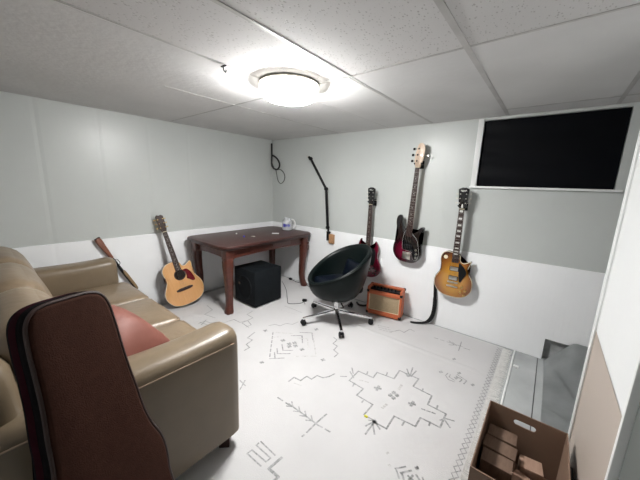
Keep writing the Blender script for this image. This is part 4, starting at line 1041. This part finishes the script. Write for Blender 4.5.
# cable behind the amplifier
b = MB(); b.tube(catmull([(-1.44, 2.842, 0.22), (-1.470, 2.835, 0.14), (-1.465, 2.80, 0.06), (-1.49, 2.74, 0.025), (-1.56, 2.70, 0.020), (-1.62, 2.74, 0.022)], 7, False), 0.011, 8)
o = b.build('power_cable', 'black_rubber'); tag(o, 'thick black cable on the rug left of the orange amplifier', 'cable')
# cords on the rug beside the desk
zc = RZ + 0.006
def floor_cord(name, px, r, m, label, z=None):
    pts = []
    for p in px:
        q_ = fl(p[0], p[1], zc); pts.append((q_.x, min(q_.y, 2.80), RZ + rug_h(q_.x, q_.y) + r + 0.001 + (p[2] if len(p) > 2 else 0)))
    b = MB(); b.tube(catmull(pts, 6, False), r, 8); o = b.build(name, m); tag(o, label, 'cable'); return pts
floor_cord('cord', [(282, 281), (286, 289), (287.5, 299), (289, 303.5), (301, 303), (304, 301), (306, 299), (303.5, 300), (305, 304)], 0.0035, 'grey_cable', 'thin grey cord curling on the rug from under the desk to a plug')
floor_cord('cord', [(291, 279), (296, 281.5), (306, 284.5), (316, 291), (330, 295)], 0.0035, 'black_rubber', 'thin black cord on the rug along the back wall behind the desk leg')
p = fl(304.5, 301, zc)
plg = thing('power_plug', 'small black power plug lying on the rug between desk and office chair', 'plug', (p.x, p.y, RZ + 0.003), 0.6)
b = MB(); b.cushion((0, 0, 0.014), (0.055, 0.038, 0.028), 0.01, n=6); b.build('plug_body', 'black_plastic', plg)
b = MB(); b.box((0.036, 0.008, 0.014), (0.02, 0.002, 0.006)); b.box((0.036, -0.008, 0.014), (0.02, 0.002, 0.006)); b.build('prongs', 'chrome', plg)
p = fl(290.5, 278.5, 0.03)
b = MB(); b.cushion((0, 0, 0.016), (0.05, 0.035, 0.03), 0.01, n=6); o = b.build('cord_connector', 'black_plastic'); o.location = (p.x, min(2.79, p.y), RZ + 0.003); tag(o, 'black cord connector on the rug in the corner under the desk', 'plug')

# ================================================================== MICROPHONE ARM on the back wall
ma = thing('boom_arm', 'black jointed microphone boom arm clamped to a wood block on the back wall', 'microphone arm', (-2.10, YB, 0.72))
aw = lambda x, y, z: Vector((x + 2.10, y - YB, z - 0.72))
b = MB(); b.box(aw(-2.108, 2.85, 0.700), (0.075, 0.038, 0.120), bev=0.004); b.build('wood_block', 'hang_wood', ma)
b = MB(); b.box(aw(-2.155, 2.835, 0.735), (0.026, 0.05, 0.115), bev=0.004); b.box(aw(-2.135, 2.812, 0.79), (0.06, 0.02, 0.012), bev=0.003); b.cyl(aw(-2.155, 2.83, 0.78), aw(-2.155, 2.83, 0.835), 0.012); b.build('clamp', 'black_metal', ma)
J0, J1, J2 = (-2.160, 2.820, 0.845), (-2.190, 2.800, 1.325), (-2.425, 2.765, 1.690)
def barpair(p, q_, nm):
    b = MB(); p, q_ = aw(*p), aw(*q_)
    for off in (-0.010, 0.010): b.tube([p + Vector((off, 0, 0)), q_ + Vector((off, 0, 0))], 0.009, 8)
    b.tube([p.lerp(q_, 0.08) + Vector((0, -0.010, 0)), p.lerp(q_, 0.6) + Vector((0, -0.010, 0))], 0.0045, 8)
    b.build(nm, 'black_metal', ma)
barpair(J0, J1, 'lower_arm'); barpair(J1, J2, 'upper_arm')
for J in (J0, J1, J2):
    b = MB(); c = aw(*J); b.lathe([(0.001, -0.016), (0.020, -0.016), (0.022, -0.012), (0.022, 0.012), (0.020, 0.016), (0.001, 0.016)], 20, c, 'Y'); b.build('joint', 'black_metal', ma)
b = MB(); c = aw(*J2); b.cyl(c, c + Vector((-0.030, 0, 0.018)), 0.016); b.build('mount', 'black_metal', ma)
b = MB(); b.cyl(c + Vector((-0.030, 0, 0.018)), c + Vector((-0.052, 0, 0.028)), 0.013); b.build('thread_tip', 'nickel', ma)

# cables hanging in the corner
b = MB()
def onb(px, py, y):
    d = RW @ Vector((px - 320, 240 - py, -283.0)); return CAM + d * ((y - CAM.y) / d.y)
lp1 = [Vector((max(XL + 0.016, q_.x), q_.y, q_.z)) for q_ in [onb(*p, 2.84) for p in [(271.5, 143.5), (271, 148), (270, 154), (269.6, 160), (272, 166), (276, 169.5), (279, 167.5), (279.3, 163), (276.5, 158), (272.5, 155.5), (270, 157.5), (270.5, 163), (274, 169)]]]
b.tube(catmull(lp1, 5, False), 0.011, 8); o = b.build('cable_loop', 'black_rubber'); tag(o, 'thick black cable looped in the back corner below the ceiling', 'cable')
lp2 = [onb(*p, 2.85) for p in [(275.5, 170), (280, 169.5), (283.5, 172.5), (284.8, 177), (283.5, 181.5), (280.5, 183.5), (278, 180.5), (276.8, 175), (276, 170.5)]]
b = MB(); b.tube(catmull(lp2, 5, False), 0.0055, 8); o = b.build('cable_loop', 'grey_cable'); tag(o, 'thin grey cable loop hanging below the thick black one in the corner', 'cable')

# ================================================================== CARDBOARD BOX WITH BLOCKS
bx0, bx1, by0, by1, bh, th = -0.098, 0.208, 1.120, 1.588, 0.288, 0.005
cb = thing('cardboard_box', 'open brown cardboard box with a handle hole by the right partition', 'box', ((bx0 + bx1) / 2, (by0 + by1) / 2, 0.011), 0)
hw, hl = (bx1 - bx0) / 2, (by1 - by0) / 2
def panel(nm, c, size, mats='card'): 
    b = MB(); b.box(c, size, bev=0.0012, seg=1); return b.build(nm, mats, cb)
panel('bottom', (0, 0, th / 2), (2 * hw, 2 * hl, th), 'card_in')
panel('side_wall', (-hw, 0, bh / 2 + 0.001), (th, 2 * hl, bh)); panel('side_wall', (hw, 0, bh / 2 + 0.001), (th, 2 * hl, bh))
def holed(yc, nm):
    # panel with a rounded hand hole
    b = MB(); zc_, hwid, hh = bh - 0.055, 0.045, 0.014
    hole = []
    for k in range(24):
        a = 2 * PI * k / 24; ca, sa = math.cos(a), math.sin(a)
        hole.append(((hwid - hh) * (1 if ca > 0.01 else (-1 if ca < -0.01 else 0)) + hh * ca, zc_ + hh * sa))
    outer = []
    for k in range(24):
        a = 2 * PI * k / 24; ca, sa = math.cos(a), math.sin(a)
        s_ = min(hw / abs(ca) if abs(ca) > 1e-6 else 9e9, ((bh - zc_) if sa > 0 else zc_) / abs(sa) if abs(sa) > 1e-6 else 9e9)
        outer.append((ca * s_, zc_ + sa * s_))
    # make sure the corners are hit exactly
    for cxn, czn in ((hw, bh), (-hw, bh), (hw, 0), (-hw, 0)):
        i = min(range(24), key=lambda i: (outer[i][0] - cxn) ** 2 + (outer[i][1] - czn) ** 2); outer[i] = (cxn, czn)
    lay = []
    for y in (yc - th / 2, yc + th / 2): lay.append(([b.bm.verts.new((x, y, z)) for x, z in hole], [b.bm.verts.new((x, y, z)) for x, z in outer]))
    fs = []
    for k in range(24):
        k2 = (k + 1) % 24
        for h_, o_ in lay: fs.append(b.bm.faces.new((h_[k], h_[k2], o_[k2], o_[k])))
        fs.append(b.bm.faces.new((lay[0][0][k], lay[0][0][k2], lay[1][0][k2], lay[1][0][k]))); fs.append(b.bm.faces.new((lay[0][1][k], lay[0][1][k2], lay[1][1][k2], lay[1][1][k])))
    for f in fs: f.material_index = 0
    b.build(nm, 'card', cb, angle=20)
holed(hl - th / 2, 'end_wall'); holed(-hl + th / 2, 'end_wall')
# blocks
def block(x, y, z, size, rz, pale, label, rx=0.0, ry=0.0):
    b = MB(); b.box((0, 0, 0), size, bev=0.003)
    o = b.build('wood_block', 'block_pale' if pale else 'block')
    o.location = (cb.location.x + x, cb.location.y + y, cb.location.z + z); o.rotation_euler = (rx, ry, rz)
    return tag(o, label, 'block', 'wood blocks in the cardboard box')
t_ = th
SZ = (0.105, 0.045, 0.050)
names = ['rear', 'middle', 'front']
for j in range(3):
    for i in range(3):
        block(-0.078, 0.162 - j * 0.088 - i * 0.004, t_ + 0.032 + i * 0.062, (0.118 + 0.012 * (j % 2), 0.078, 0.060), [0.05, -0.06, 0.03, -0.02, 0.07, -0.05, 0.04, -0.08, 0.02][3 * j + i], False,
              'brown block in the box, %s of the left %s stack' % (['bottom', 'middle', 'top'][i], ['rear', 'middle', 'front'][j]))
for i in range(2): block(0.045, 0.105, t_ + 0.036 + i * 0.071, (0.085, 0.075, 0.070), 0.12, i == 1, ['brown block in the box under the pale cube-like block', 'pale cube-like block standing in the middle of the box'][i])
block(0.060, -0.075, t_ + 0.040, (0.160, 0.24, 0.075), 0.0, False, 'wide brown block low in the front of the box')
block(0.052, -0.005, t_ + 0.103, (0.150, 0.075, 0.048), -0.38, True, 'long pale block lying slantwise near the front of the box')
block(0.118, 0.105, t_ + 0.040, (0.050, 0.080, 0.078), 0.05, True, 'small pale block in the box against its right side')
block(-0.085, -0.140, t_ + 0.040, (0.115, 0.15, 0.075), 0.02, False, 'large brown block in the front left of the box')

# black edge of a flat case between the box and the partition
b = MB(); b.box((0.2245, 1.20, 0.125), (0.009, 0.50, 0.25), bev=0.003); o = b.build('black_board', 'black_plastic'); tag(o, 'thin black board on edge between the cardboard box and the right partition', 'board')
